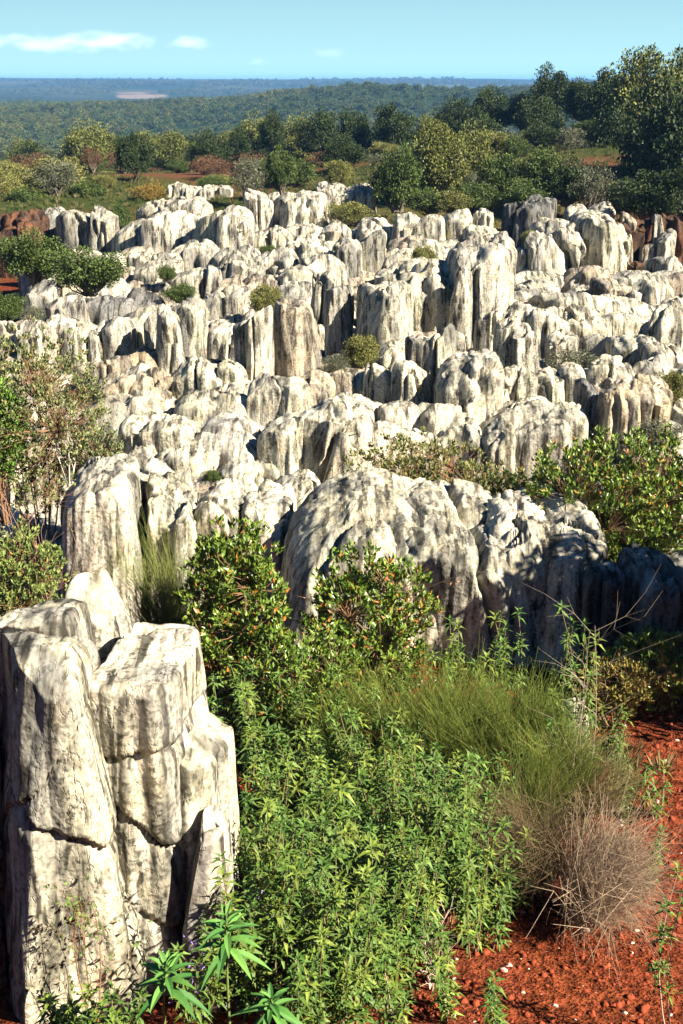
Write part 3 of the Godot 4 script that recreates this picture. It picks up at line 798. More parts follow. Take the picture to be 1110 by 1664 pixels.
# label, name, category, kind, x, foot, width, height, options
const TREES := [
	["round dark oak standing alone left of the far treeline", "oak_tree", "tree", "oak", 220, 296, 84, 76],
	["low dark oak just right of the lone round oak", "oak_tree", "tree", "oak", 338, 286, 84, 62, {"d": 120}],
	["small dark oak left of the tall narrow oak", "oak_tree", "tree", "oak", 392, 268, 66, 58, {"d": 130}],
	["tall narrow dark oak rising above the far treeline", "oak_tree", "tree", "oak", 443, 262, 52, 80, {"d": 130}],
	["broad black-green oak in the middle of the far treeline", "oak_tree", "tree", "oak", 515, 268, 92, 84, {"d": 135}],
	["dark oak right of the broad black-green oak", "oak_tree", "tree", "oak", 572, 268, 78, 84, {"d": 138}],
	["tall domed oak above the reddish scrub", "oak_tree", "tree", "oak", 640, 262, 90, 88, {"d": 135}],
	["olive-tinted tree in front of the domed oak", "oak_tree", "tree", "olive", 695, 262, 72, 70, {"d": 118}],
	["dark oak left of the skyline pair", "oak_tree", "tree", "oak", 738, 238, 82, 72, {"d": 140}],
	["spreading oak at the back of the grassy slope", "oak_tree", "tree", "oak", 800, 226, 92, 78, {"d": 140}],
	["narrow oak between the spreading oak and the skyline oak", "oak_tree", "tree", "oak", 845, 220, 60, 66, {"d": 138}],
	["tall oak on the skyline above the grassy slope", "oak_tree", "tree", "oak", 893, 208, 80, 98, {"d": 135}],
	["low dark oak right of the tall skyline oak", "oak_tree", "tree", "oak", 945, 208, 80, 74, {"d": 130}],
	["large leafy oak at the right on the skyline", "oak_tree", "tree", "olive", 1040, 250, 150, 158, {"d": 108}],
	["big dark oak filling the right edge above the red cliff", "oak_tree", "tree", "oak", 1085, 350, 190, 210, {"d": 88}],
	["dark oak behind the big oak at the right edge", "oak_tree", "tree", "oak", 1000, 300, 90, 120, {"d": 104}],
	["black-green oak at the frame's right edge", "oak_tree", "tree", "oak", 1150, 320, 150, 190, {"d": 98}],
	["dense green thicket bush above the blunt white knobs", "thicket_bush", "bush", "bush", 645, 345, 100, 100, {"d": 80}],
	["tall sunlit olive bush in the thicket", "thicket_bush", "bush", "olive", 712, 335, 120, 125, {"d": 84}],
	["wide olive-green bush top of the thicket", "thicket_bush", "bush", "olive", 765, 315, 100, 100, {"d": 92}],
	["mid green bush at the right end of the thicket", "thicket_bush", "bush", "bush", 815, 330, 90, 80, {"d": 84}],
	["fresh green bush above the bluish boulder", "thicket_bush", "bush", "bush", 885, 336, 110, 90, {"d": 80}],
	["twiggy dark bush left of the big right oak", "thicket_bush", "bush", "grey_bush", 955, 345, 90, 80, {"d": 78}],
	["dark low bush over the pair of small pale blocks", "thicket_bush", "bush", "oak", 1005, 350, 90, 60, {"d": 80}],
	["green bush between thicket and white stumps", "thicket_bush", "bush", "bush", 700, 352, 90, 46, {"d": 77}],
	["dark bush behind the white stumps", "thicket_bush", "bush", "bush", 775, 352, 100, 56, {"d": 77}],
	["dark thicket bush under the fresh green bush", "thicket_bush", "bush", "bush", 850, 352, 90, 60, {"d": 76}],
	["black-green bush beside the bluish boulder", "thicket_bush", "bush", "oak", 925, 350, 100, 90, {"d": 79}],
	["dark bush behind the crumbling red brown cliff", "thicket_bush", "bush", "oak", 1050, 372, 140, 90, {"d": 68}],
	["dark bush at the right edge behind the red brown cliff", "thicket_bush", "bush", "oak", 1115, 385, 110, 130, {"d": 67}],
	["large olive oak on the skyline left of the leafy one", "oak_tree", "tree", "oak", 985, 240, 110, 120, {"d": 118}],
	["leafy oak crown at the top right corner", "oak_tree", "tree", "olive", 1110, 240, 130, 150, {"d": 112}],
	["oak filling the gap below the tall skyline oak", "oak_tree", "tree", "oak", 875, 230, 100, 70, {"d": 126}],
	["dark oak behind the sunlit thicket bushes", "oak_tree", "tree", "oak", 770, 262, 110, 80, {"d": 122}],
	["olive shrub at the thicket's lower edge", "thicket_bush", "bush", "lit_bush", 735, 350, 70, 40, {"d": 76}],
	["sunlit sprawling bush at the far left edge", "scrub_bush", "bush", "lit_bush", 20, 330, 110, 58, {"d": 92}],
	["wide sunlit green bush on the left scrub bank", "scrub_bush", "bush", "lit_bush", 88, 318, 110, 60, {"d": 96}],
	["low green bush behind the pale left cliff", "scrub_bush", "bush", "bush", 140, 335, 80, 40, {"d": 90}],
	["round bush above the dark red bank", "scrub_bush", "bush", "bush", 40, 345, 80, 40, {"d": 88}],
	["bare reddish shrub beside the lone round oak", "scrub_bush", "bush", "red_bush", 150, 280, 44, 44, {"d": 104}],
	["orange-yellow bush by the small white rocks", "scrub_bush", "bush", "yellow_bush", 242, 330, 70, 32, {"d": 88}],
	["round green bush right of the pale left cliff", "scrub_bush", "bush", "bush", 198, 390, 50, 60, {"d": 76}],
	["grey-green open shrub above the far fluted cliff", "scrub_bush", "bush", "grey_bush", 405, 324, 76, 70, {"d": 84}],
	["tall grey-green shrub right of the open shrub", "scrub_bush", "bush", "bush", 455, 316, 66, 72, {"d": 87}],
	["olive bush beside the bare red earth patch", "scrub_bush", "bush", "lit_bush", 548, 306, 56, 46, {"d": 92}],
	["red-leaved scrub left of the grey-green shrubs", "scrub_bush", "bush", "red_bush", 360, 286, 70, 26, {"d": 102}],
	["red-leaved scrub under the domed oak", "scrub_bush", "bush", "red_bush", 525, 272, 80, 26, {"d": 108}],
	["green scrub between yellow bush and open shrub", "scrub_bush", "bush", "bush", 345, 312, 60, 26, {"d": 92}],
	["grassy green bush below the far pale cliff end", "scrub_bush", "bush", "lit_bush", 572, 368, 90, 40, {"d": 72}],
	["green scrub patch on the grassy slope", "scrub_bush", "bush", "lit_bush", 885, 232, 60, 30, {"d": 112}],
	["small bush high on the grassy slope", "scrub_bush", "bush", "grey_bush", 930, 250, 70, 44, {"d": 104}],
	["bush at the left foot of the grassy slope", "scrub_bush", "bush", "bush", 840, 262, 60, 40, {"d": 102}],
	["wide dark bush on the left, farther of two", "dark_bush", "bush", "bush", 62, 462, 150, 86, {"d": 50}],
	["dark domed bush on the left, nearer of two", "dark_bush", "bush", "bush", 148, 480, 140, 78, {"d": 47}],
	["small dark bush at the left frame edge among grey ledges", "dark_bush", "bush", "bush", 14, 528, 66, 52, {"d": 42}],
	["grey-blue twiggy bush beside the grey ledges", "rock_shrub", "bush", "grey_bush", 56, 532, 56, 36, {"d": 41}],
	["olive grassy shrub in the middle of the upper field", "rock_shrub", "bush", "lit_bush", 432, 516, 62, 54, {"d": 43}],
	["low shrub on the stepped grey boulders", "rock_shrub", "bush", "bush", 292, 492, 70, 30, {"d": 46}],
	["tiny shrub in a cleft of the long low rocks", "rock_shrub", "bush", "bush", 272, 458, 38, 26, {"d": 52}],
	["small shrub above the pale knobs", "rock_shrub", "bush", "bush", 436, 424, 50, 26, {"d": 59}],
	["tuft-like shrub on the slabs above the great wall", "rock_shrub", "bush", "lit_bush", 690, 440, 48, 40, {"d": 55}],
	["olive shrub in the gap left of the great wall", "rock_shrub", "bush", "lit_bush", 585, 606, 66, 62, {"d": 35}],
	["silvery open shrub beside the brown boulders", "rock_shrub", "bush", "grey_bush", 548, 620, 56, 50, {"d": 34}],
	["grey twiggy shrub on the right ridge", "rock_shrub", "bush", "grey_bush", 928, 622, 110, 56, {"d": 34}],
	["green grassy shrub right of the grey twiggy shrub", "rock_shrub", "bush", "lit_bush", 990, 640, 50, 50, {"d": 33}],
	["yellow-green cushion shrub under the red cliff", "rock_shrub", "bush", "lit_bush", 1034, 562, 44, 22, {"d": 42}],
	["yellow-green cushion at the tall cliff's flank", "rock_shrub", "bush", "lit_bush", 862, 408, 36, 34, {"d": 59}],
	["small shrub right of the streaked column", "rock_shrub", "bush", "bush", 846, 672, 36, 36, {"d": 31}],
	["low shrub beside the low square stumps", "rock_shrub", "bush", "bush", 346, 786, 34, 24, {"d": 25}],
	["green scrub at the right frame edge above the gully", "rock_shrub", "bush", "lit_bush", 1090, 660, 60, 60, {"d": 31}],
	["grey scrub at the right above the arbutus", "rock_shrub", "bush", "grey_bush", 1070, 730, 110, 50, {"d": 27}],
]

func build_trees() -> void:
	make_kinds()
	stage("tree kinds")
	rng.seed = 303
	for t in TREES:
		plant_tree(t[0], t[1], t[2], t[3], t[4], t[5], t[6], t[7], t[8] if t.size() > 8 else {})
	rng.seed = 331
	for i in 70:
		var d := rng.randf_range(88.0, 132.0)
		var s := rng.randf_range(-0.3, 0.3)
		var x := s * d
		if s > 0.17 and d < 100.0: continue
		var kind: String = ["bush", "bush", "lit_bush", "grey_bush", "oak", "red_bush", "lit_bush"][i % 7]
		var tone: String = {"bush": "green", "lit_bush": "yellow-green", "grey_bush": "grey-green", "oak": "dark green", "red_bush": "reddish"}[kind]
		var pick: Array = kinds[kind][rng.randi() % kinds[kind].size()]
		var t := thing("low_scrub", "low %s scrub on the bank between rock field and treeline" % tone, "bush", Vector3(x, ground(x, d), -d), "low scrub behind the rock field", rng.randf() * TAU)
		var r := rng.randf_range(0.9, 2.2)
		var xf := Transform3D(Basis().scaled(Vector3(r, r * rng.randf_range(0.6, 0.95), r)), Vector3.ZERO)
		part("branches", pick[0], M.wood, t, xf)
		part("crown", pick[1], M.leaf, t, xf)
	# the wood in the valley and on the first hill: the nearest 220 are trees of their own, the rest one mass
	rng.seed = 404
	var spots := []
	for i in 150000:
		var d := 150.0 * pow(4200.0 / 150.0, rng.randf())
		if rng.randf() > minf(1.0, 0.15 + d / 1500.0): continue
		var s := rng.randf_range(-0.34, 0.34)
		var x := s * d
		var dens := soft.get_noise_2d(x * 0.03 + 200.0, d * 0.02)
		if d < 300.0 and (s > 0.02 or rng.randf() < 0.35): continue
		if d > 1500.0 and dens < -0.02: continue
		if rng.randf() < smoothstep(0.0, -0.3, soft.get_noise_2d(x * 0.12 + 50.0, d * 0.08)) * 0.6: continue
		var e := pow((s + 0.158) / 0.023, 2.0) + pow((d - 2450.0) / 210.0, 2.0)
		if e < 1.0: continue
		var g := ground(x, d)
		# skip what lies in the hollow behind the first hill and cannot show
		spots.append(Vector3(x, g, -d))
		if spots.size() > 15000: break
	spots.sort_custom(func(a: Vector3, b: Vector3) -> bool: return a.z > b.z)
	var multi := {}
	for i in spots.size():
		var p: Vector3 = spots[i]
		var d := -p.z
		var olive := rng.randf() < 0.3 + 0.9 * soft.get_noise_2d(p.x * 0.03, d * 0.02)
		var kind := ("olive" if olive else "oak") if d < 420.0 else ("far_olive" if olive else "far")
		var k: int = rng.randi() % kinds[kind].size()
		var r := rng.randf_range(2.0, 4.0) * (1.0 + smoothstep(1500.0, 3500.0, d) * 0.8)
		var xf := Transform3D(Basis(Vector3.UP, rng.randf() * TAU).scaled(Vector3(r, r * rng.randf_range(0.75, 1.15), r)), p)
		if i < 220:
			var t := thing("valley_tree", "olive-green tree among the wood in the valley behind" if olive else "dark green oak among the wood in the valley behind", "tree", p, "trees of the valley wood")
			xf.origin = Vector3.ZERO
			part("trunk", kinds[kind][k][0], M.wood, t, xf)
			part("crown", kinds[kind][k][1], M.leaf, t, xf)
		else:
			var key := "%s %d" % [kind, k]
			if not multi.has(key): multi[key] = []
			multi[key].append(xf)
	var wood := Node3D.new()
	wood.name = "far_wood"
	add_child(wood)
	tag(wood, "distant oak wood covering the hills up to the horizon", "wood", "", "stuff")
	for key in multi:
		var b: PackedStringArray = key.split(" ")
		scatter("crowns", kinds[b[0]][int(b[1])][1], M.leaf, wood, multi[key])
	print("far trees ", spots.size())

func scatter(called: String, mesh: Mesh, mat: Material, parent: Node, xfs: Array, kind := "stuff") -> MultiMeshInstance3D:
	var mm := MultiMesh.new()
	mm.transform_format = MultiMesh.TRANSFORM_3D
	mm.mesh = mesh
	mm.instance_count = xfs.size()
	for i in xfs.size(): mm.set_instance_transform(i, xfs[i])
	var o := MultiMeshInstance3D.new()
	o.name = called
	o.multimesh = mm
	o.material_override = mat
	o.set_meta("kind", kind)
	parent.add_child(o, true)
	return o

# ---------------------------------------------------------------- plants of the foreground
var whorls := []
var stems := []

func whorl_mesh(sd: int, c1: Color, c2: Color, count: int, long: float, wide: float) -> ArrayMesh:
	rng.seed = sd
	var b := Bag.new()
	for i in count:
		var az := TAU * (i * 0.382) + rng.randf_range(-0.3, 0.3)
		var k := float(i) / count
		var el := lerpf(-0.35, 1.15, k) + rng.randf_range(-0.2, 0.2)
		var dir := Vector3(cos(az) * cos(el), sin(el), sin(az) * cos(el))
		var side := Vector3(-sin(az), 0, cos(az))
		var l := long * lerpf(1.1, 0.55, k) * rng.randf_range(0.85, 1.15)
		b.leaf(Vector3(0, (k - 0.5) * long * 0.7, 0), dir, side, l, wide * rng.randf_range(0.85, 1.15), rng.randf_range(0.15, 0.4), vary(c1, c2, 0.22))
	return b.done()

func bend(from: Vector3, to: Vector3, sway: float, n := 5) -> Array:
	var pts := []
	var off := ball() * sway
	for i in n + 1:
		var t := float(i) / n
		pts.append(from.lerp(to, t) + off * sin(t * PI) + Vector3(0, 0, 0))
	return pts

func herb(label: String, group: String, p: Vector3, tall: float, wide: float, count: int, per: int, size := 1.0, bare := 0.3, stem_col := Color(0.2, 0.16, 0.09)) -> void:
	var t := thing("leafy_herb", label, "plant", p, group)
	for i in count:
		var az := rng.randf() * TAU
		var h := tall * rng.randf_range(0.72, 1.05)
		var to := Vector3(cos(az), 0, sin(az)) * wide * sqrt(rng.randf()) + Vector3(0, h, 0)
		var pts := bend(Vector3(cos(az), 0, sin(az)) * wide * 0.2 * rng.randf() - Vector3(0, 0.15, 0), to, h * 0.08)
		var b := Bag.new()
		b.tube(pts, 0.008 * size, 0.003, 4, stem_col)
		part("stem", b.done(), M.twig, t)
		for k in per:
			var u := bare + (1.0 - bare) * (k + rng.randf() * 0.7) / per
			var f := minf(u, 0.999) * (pts.size() - 1)
			var q: Vector3 = pts[int(f)].lerp(pts[int(f) + 1], f - int(f))
			if k == per - 1: q = pts[-1]
			else: q += Vector3(rng.randf_range(-1, 1), 0, rng.randf_range(-1, 1)) * 0.07 * (1.2 - u) * size
			var s := size * rng.randf_range(0.75, 1.15)
			part("leaf_cluster", whorls[rng.randi() % whorls.size()], M.leaf, t, Transform3D(Basis(Vector3.UP, rng.randf() * TAU).rotated(Vector3(1, 0, 0), rng.randf_range(-0.5, 0.5)).scaled(Vector3(s, s, s)), q))

func broom(label: String, called: String, p: Vector3, w: float, h: float, n: int, c1: Color, c2: Color, group := "", lean := Vector3.ZERO, droop := 0.0, thick := 0.0032, wild := 0.07) -> void:
	var t := thing(called, label, "bush", p, group)
	var b := Bag.new()
	var f := Bag.new()
	var limbs := []
	for i in 14:
		var az := rng.randf() * TAU
		var to := Vector3(cos(az) * w * 0.34 * rng.randf(), h * rng.randf_range(0.3, 0.5), sin(az) * w * 0.34 * rng.randf()) + lean * 0.4
		var pts := bend(Vector3(cos(az), 0, sin(az)) * 0.06 - Vector3(0, 0.1, 0), to, 0.06, 4)
		b.tube(pts, 0.014, 0.007, 4, Color(0.16, 0.12, 0.08))
		limbs.append(pts)
	for i in n:
		var pts: Array = limbs[rng.randi() % limbs.size()]
		var u := rng.randf_range(1.2, 3.95)
		var from: Vector3 = pts[int(u)].lerp(pts[int(u) + 1], u - int(u))
		var out := Vector3(from.x, 0, from.z).normalized() if Vector2(from.x, from.z).length() > 0.02 else Vector3(1, 0, 0)
		var az := rng.randf() * TAU
		out = (out + Vector3(cos(az), 0, sin(az)) * 0.9).normalized()
		var l := h * rng.randf_range(0.18, 0.7)
		var dir := (Vector3(0, 1, 0) + out * rng.randf_range(0.1, 1.1) * w / h * 0.9 + lean * 0.6).normalized()
		var m := from + dir * l * 0.5 + ball() * l * wild
		var tip := from + dir * l + out * l * 0.1 - Vector3(0, droop * l * rng.randf(), 0) + ball() * l * wild * 1.4
		f.tube([from, m, tip], thick, thick * 0.35, 3, vary(c1, c2, 0.3))
		if i % 2 == 0:
			var tip2 := m + (dir + ball() * 0.55).normalized() * l * 0.4
			f.tube([m, tip2], thick * 0.8, thick * 0.3, 3, vary(c1, c2, 0.3))
	part("branches", b.done(), M.wood, t)
	part("green_twigs" if c1.g > c1.r else "dry_twigs", f.done(), M.twig, t)

# shrub of limbs that end in rosettes of broad glossy leaves
func leafy_shrub(label: String, called: String, p: Vector3, w: float, h: float, tips: int, per: int, leaf: float, c1: Color, c2: Color, odd: Color, odd_share := 0.06, mat: Material = null, low := 0.12) -> void:
	var t := thing(called, label, "bush", p)
	var b := Bag.new()
	var f := Bag.new()
	var hubs := []
	for i in 9:
		var e := ball()
		var to := Vector3(e.x * w * 0.28, h * rng.randf_range(0.35, 0.75), e.z * w * 0.28)
		b.tube(bend(Vector3(e.x, 0, e.z) * 0.08 - Vector3(0, 0.1, 0), to, 0.08, 4), 0.022, 0.01, 5, Color(0.17, 0.1, 0.06))
		hubs.append(to)
	for i in tips:
		var e := ball()
		var r := pow(rng.randf(), 0.3)
		var bump := 1.0 + 0.5 * soft.get_noise_3d(e.x * 16.0 + p.x * 9.0, e.y * 16.0, e.z * 16.0)
		var q := Vector3(e.x * w * 0.5 * r * bump, h * (low + (1.0 - low) * (0.5 + 0.5 * e.y * r * bump)), e.z * w * 0.5 * r * bump)
		var best: Vector3 = hubs[0]
		for k in hubs:
			if (k - q).length() < (best - q).length(): best = k
		b.tube(bend(best, q, 0.05, 2), 0.006, 0.003, 3, Color(0.2, 0.12, 0.07))
		var out := (q - Vector3(0, h * 0.4, 0)).normalized() * 0.7 + Vector3(0, 0.7, 0)
		var cv := rng.randf_range(0.75, 1.2)
		for k in per:
			var dir := (out + ball() * 1.1).normalized()
			var col := vary(c1, c2, 0.25)
			if rng.randf() < odd_share: col = odd
			col = Color(col.r * cv, col.g * cv, col.b * cv)
			var l := leaf * rng.randf_range(0.75, 1.2)
			f.leaf(q + ball() * leaf * 0.6, dir, sideways(dir), l, l * 0.22, 0.1, col)
	part("branches", b.done(), M.wood, t)
	part("leaves", f.done(), mat if mat else M.gloss, t)

func bare_shrub(label: String, called: String, p: Vector3, w: float, h: float, col: Color, n := 7, thick := 0.012, leaf_col := Color(0, 0, 0), leaves := 0, category := "bush") -> void:
	var t := thing(called, label, category, p)
	var b := Bag.new()
	var f := Bag.new()
	for i in n:
		var az := rng.randf() * TAU
		var to := Vector3(cos(az) * w * 0.5 * rng.randf(), h * rng.randf_range(0.6, 1.0), sin(az) * w * 0.5 * rng.randf())
		var pts := bend(Vector3(0, -0.1, 0), to, h * 0.1, 5)
		b.tube(pts, thick, thick * 0.3, 4, vary(col, col, 0.15))
		for k in 9:
			var u := rng.randf_range(1.2, 4.9)
			var from: Vector3 = pts[int(u)].lerp(pts[int(u) + 1], u - int(u))
			var dir := (ball() * Vector3(1, 0.5, 1) + Vector3(0, 0.7, 0)).normalized()
			var end := from + dir * h * rng.randf_range(0.14, 0.34)
			var tw := bend(from, end, h * 0.03, 2)
			b.tube(tw, thick * 0.4, thick * 0.15, 3, vary(col, col, 0.2))
			for j in 3:
				var d2 := (dir + ball() * 0.8).normalized()
				var m: Vector3 = tw[1 + j % 2]
				var e2 := m + d2 * h * rng.randf_range(0.06, 0.16)
				b.tube([m, e2], thick * 0.22, thick * 0.1, 3, vary(col, col, 0.2))
				for q in leaves:
					var d3 := ball()
					f.leaf(m.lerp(e2, rng.randf()) , d3, sideways(d3), 0.05, 0.012, 0.2, vary(leaf_col, leaf_col, 0.35))
	part("twigs", b.done(), M.twig, t)
	if leaves: part("leaves", f.done(), M.leaf, t)

func big_leaf_plant(label: String, px: float, py: float, d: float, n: int, long: float) -> void:
	var top := at_depth(px, py, d)
	var g := ground(top.x, d)
	var t := thing("broad_leaf_plant", label, "plant", Vector3(top.x, g, -d), "broad-leaved plants at the bottom edge")
	var h := top.y - g
	var b := Bag.new()
	b.tube(bend(Vector3(0, -0.1, 0), Vector3(0, h, 0), 0.04), 0.012, 0.006, 5, Color(0.1, 0.14, 0.04))
	part("stem", b.done(), M.twig, t)
	for i in n:
		var k := float(i) / n
		var az := TAU * i * 0.382 + rng.randf_range(-0.2, 0.2)
		var el := lerpf(-0.3, 1.1, k) + rng.randf_range(-0.15, 0.15)
		var dir := Vector3(cos(az) * cos(el), sin(el), sin(az) * cos(el))
		var side := Vector3(-sin(az), 0, cos(az))
		var up := side.cross(dir).normalized()
		var l := long * lerpf(1.1, 0.5, k) * rng.randf_range(0.85, 1.1)
		var c := vary(Color(0.03, 0.1, 0.02), Color(0.09, 0.2, 0.04), 0.15)
		var f := Bag.new()
		var at := Vector3(0, h * lerpf(0.72, 1.0, k), 0)
		var prev := []
		for j in 7:
			var u := j / 6.0
			var w := l * 0.1 * sin(pow(u, 0.75) * PI) + 0.002
			var m := at + dir * l * u - Vector3(0, 1, 0) * l * 0.35 * u * u
			var cur := [m + side * w + up * w * 0.45, m, m - side * w + up * w * 0.45]
			if prev:
				for e in 2:
					f.tri(prev[e], cur[e], cur[e + 1], c)
					f.tri(prev[e], cur[e + 1], prev[e + 1], c)
			prev = cur
		part("leaf", f.done(), M.leaf, t)

func on_ground(px: float, py: float) -> Vector3:
	var p := hit(px, py)
	p.y = ground(p.x, -p.z)
	return p

func up_px(p: Vector3, px: float) -> float:
	return px * per_px(p)

func build_foreground() -> void:
	for i in 10: whorls.append(whorl_mesh(900 + i, [Color(0.026, 0.066, 0.009), Color(0.045, 0.088, 0.012), Color(0.06, 0.09, 0.012)][i % 3], [Color(0.08, 0.145, 0.026), Color(0.15, 0.195, 0.032), Color(0.1, 0.16, 0.04)][(i + i / 3) % 3], 10 + i % 4, 0.125, 0.0145))
	rng.seed = 505
	# the dense thicket of leafy herbs
	var rows := [[1668, 400, 640, 7], [1590, 390, 720, 8], [1530, 400, 790, 9], [1470, 410, 800, 9], [1400, 400, 800, 8], [1340, 400, 720, 7], [1285, 390, 620, 5]]
	for r in rows:
		for i in r[3]:
			var px: float = lerpf(r[1], r[2], (i + rng.randf_range(0.1, 0.9)) / r[3])
			var p := on_ground(px, r[0] + rng.randf_range(-25, 25))
			herb("green narrow-leaved herb in the dense thicket filling the foreground", "leafy herbs of the foreground thicket", p, rng.randf_range(0.95, 1.5), 0.42, 6, 7, rng.randf_range(0.85, 1.2))
	# lone leafy stems standing up before the shaded boulder
	var lone := [[740, 1190, 1.45, "tall leafy stem left of three before the shaded boulder"], [822, 1190, 1.5, "tall leafy stem in the middle before the shaded boulder"], [930, 1210, 1.75, "tallest leafy stems before the dark stump"], [700, 1210, 1.2, "leafy stems under the whaleback boulder's pale end"], [780, 1205, 1.1, "short leafy stems between the tall ones before the boulder"], [870, 1215, 1.0, "short leafy stems left of the tallest ones"], [660, 1200, 1.0, "leafy stems right of the central arbutus"], [520, 1200, 1.1, "leafy stems between the two arbutus shrubs"], [460, 1210, 0.9, "leafy stems right of the left arbutus"]]
	for l in lone:
		herb(l[3], "leafy stems before the central boulder", on_ground(l[0], l[1]), l[2], 0.3, 5, 6, 1.15, 0.35)
	for i in 16:
		herb("green narrow-leaved herb growing up through the broom thicket", "herbs among the broom", on_ground(lerpf(480, 960, (i + rng.randf()) / 16.0), rng.randf_range(1250, 1380)), rng.randf_range(0.7, 1.2), 0.3, 4, 7)
	var sapling := [[1092, 1690, 1.75, "thin pale-stemmed sapling at the lower right corner"], [1040, 1450, 0.7, "small drooping herb on the red slope"], [1068, 1330, 0.6, "small herb high on the red slope"], [1010, 1320, 0.6, "herb at the edge of the red slope beside dry broom"], [990, 1240, 0.8, "bluish green herb below the shaded rocks"], [730, 1660, 0.7, "small herb on the red earth at the bottom"], [640, 1700, 0.6, "low herb at the bottom edge of the thicket"], [820, 1690, 0.5, "low sprig on the red earth at the bottom"]]
	for l in sapling:
		herb(l[3], "", on_ground(l[0], l[1]), l[2], 0.2, 3, 6, 0.9, 0.3, Color(0.33, 0.27, 0.2))
	stage("herbs")
	# brooms
	rng.seed = 606
	var bg1 := Color(0.045, 0.075, 0.012)
	var bg2 := Color(0.15, 0.17, 0.04)
	var brooms := [[545, 1270, 150, 200, "fine green broom left of the broom thicket"], [620, 1275, 160, 190, "green broom in the middle of the thicket"], [700, 1290, 190, 220, "wide feathery green broom below the shaded boulder"], [780, 1290, 180, 215, "feathery broom right of the wide one"], [850, 1280, 160, 200, "green broom left of the bare pale stems"], [900, 1340, 150, 200, "straw-tinged broom near the red slope"], [470, 1260, 140, 140, "low broom beside the cracked pillar"], [840, 1390, 170, 200, "shaded dark broom behind the dry bush"]]
	for b in brooms:
		var p := on_ground(b[0], b[1])
		broom(b[4], "broom_bush", p, up_px(p, b[2]), up_px(p, b[3]), 900, bg1, bg2, "green broom bushes")
	var p := on_ground(915, 1500)
	broom("dry tan bush leaning over the red slope", "dry_broom", p, up_px(p, 260), up_px(p, 220), 1900, Color(0.2, 0.145, 0.1), Color(0.4, 0.3, 0.21), "", Vector3(0.45, 0, 0.15), 0.8, 0.0028, 0.26)
	p = on_ground(880, 1450)
	broom("dark brown dead bush under the dry tan bush", "dry_broom", p, up_px(p, 230), up_px(p, 210), 1600, Color(0.07, 0.055, 0.03), Color(0.15, 0.11, 0.06), "", Vector3(-0.2, 0, 0), 0.7, 0.0028, 0.26)
	p = on_ground(925, 1330)
	broom("straw-coloured dry grass bush below the leafy stems", "dry_broom", p, up_px(p, 200), up_px(p, 150), 1300, Color(0.14, 0.12, 0.05), Color(0.28, 0.24, 0.12), "", Vector3(0.1, 0, 0), 0.3)
	p = at_depth(292, 1075, 14.5); p.y = ground(p.x, 14.5)
	broom("pale green broom against the fluted white front", "broom_bush", p, up_px(p, 165), 9.0 - p.y - (9.0 - at_depth(292, 860, 14.5).y), 1300, Color(0.07, 0.1, 0.02), Color(0.17, 0.18, 0.06), "green broom bushes")
	stage("brooms")
	# arbutus and other broad-leaved shrubs
	rng.seed = 707
	var a1 := Color(0.05, 0.1, 0.012)
	var a2 := Color(0.14, 0.19, 0.03)
	var red := Color(0.3, 0.12, 0.03)
	for s in [
		[385, 1130, 13.6, 160, 275, 380, 16, 0.1, "glossy green arbutus right of the green broom", 0.05],
		[600, 1150, 14.2, 200, 250, 420, 16, 0.1, "glossy arbutus before the whaleback boulder's pale end", 0.06],
		[480, 1190, 13.0, 230, 160, 360, 15, 0.085, "low dark green arbutus between the two tall ones", 0.03],
		[960, 985, 18.6, 270, 275, 1100, 16, 0.1, "large dark arbutus right of the middle shrub", 0.06],
		[1085, 970, 19.0, 220, 260, 900, 16, 0.1, "dark arbutus at the right frame edge", 0.05],
		[1060, 1170, 14.6, 170, 130, 300, 14, 0.08, "shaded yellowish shrub at the foot of the shaded rocks", 0.1],
	]:
		var q := at_depth(s[0], s[1], s[2])
		q.y = ground(q.x, s[2])
		var top := at_depth(s[0], s[1] - s[4], s[2]).y
		leafy_shrub(s[8], "arbutus_shrub", q, up_px(q, s[3]), top - q.y, s[5], s[6], s[7], a1, a2, red, s[9])
	for s in [
		[690, 868, 20.5, 280, 150, 800, 14, 0.08, "olive-green mixed shrub behind the whaleback boulder", Color(0.06, 0.085, 0.02), Color(0.17, 0.16, 0.06)],
		[590, 850, 21.0, 110, 80, 200, 12, 0.07, "dry yellowish shrub left of the olive-green mixed shrub", Color(0.14, 0.12, 0.05), Color(0.26, 0.21, 0.11)],
		[820, 870, 20.0, 150, 95, 350, 14, 0.075, "dark low shrub between the mixed shrub and arbutus", Color(0.04, 0.07, 0.02), Color(0.1, 0.12, 0.035)],
		[60, 790, 21.5, 230, 250, 900, 14, 0.08, "tall pale olive shrub at the left edge", Color(0.07, 0.1, 0.03), Color(0.19, 0.2, 0.09)],
		[150, 785, 21.8, 110, 95, 300, 14, 0.07, "small round olive shrub right of the tall pale one", Color(0.06, 0.09, 0.03), Color(0.15, 0.16, 0.08)],
		[0, 760, 20.8, 90, 150, 320, 14, 0.09, "bright green bush at the left frame edge", Color(0.05, 0.12, 0.015), Color(0.12, 0.2, 0.03)],
		[25, 1005, 12.5, 170, 140, 380, 14, 0.06, "green heath-like bush above the cracked pillar", Color(0.07, 0.11, 0.025), Color(0.17, 0.21, 0.06)],
		[1000, 1190, 14.0, 120, 110, 220, 13, 0.07, "mottled yellow-green shrub below the dark stump", Color(0.1, 0.1, 0.02), Color(0.2, 0.15, 0.04)],
	]:
		var q := at_depth(s[0], s[1], s[2])
		var top := at_depth(s[0], s[1] - s[4], s[2]).y
		q.y = maxf(ground(q.x, s[2]), top - up_px(q, s[4]) * 1.6)
		leafy_shrub(s[8], "leafy_shrub", q, up_px(q, s[3]), top - q.y, s[5], s[6], s[7], s[9], s[10], Color(0.25, 0.16, 0.05), 0.04, M.leaf, 0.3)
	stage("shrubs")
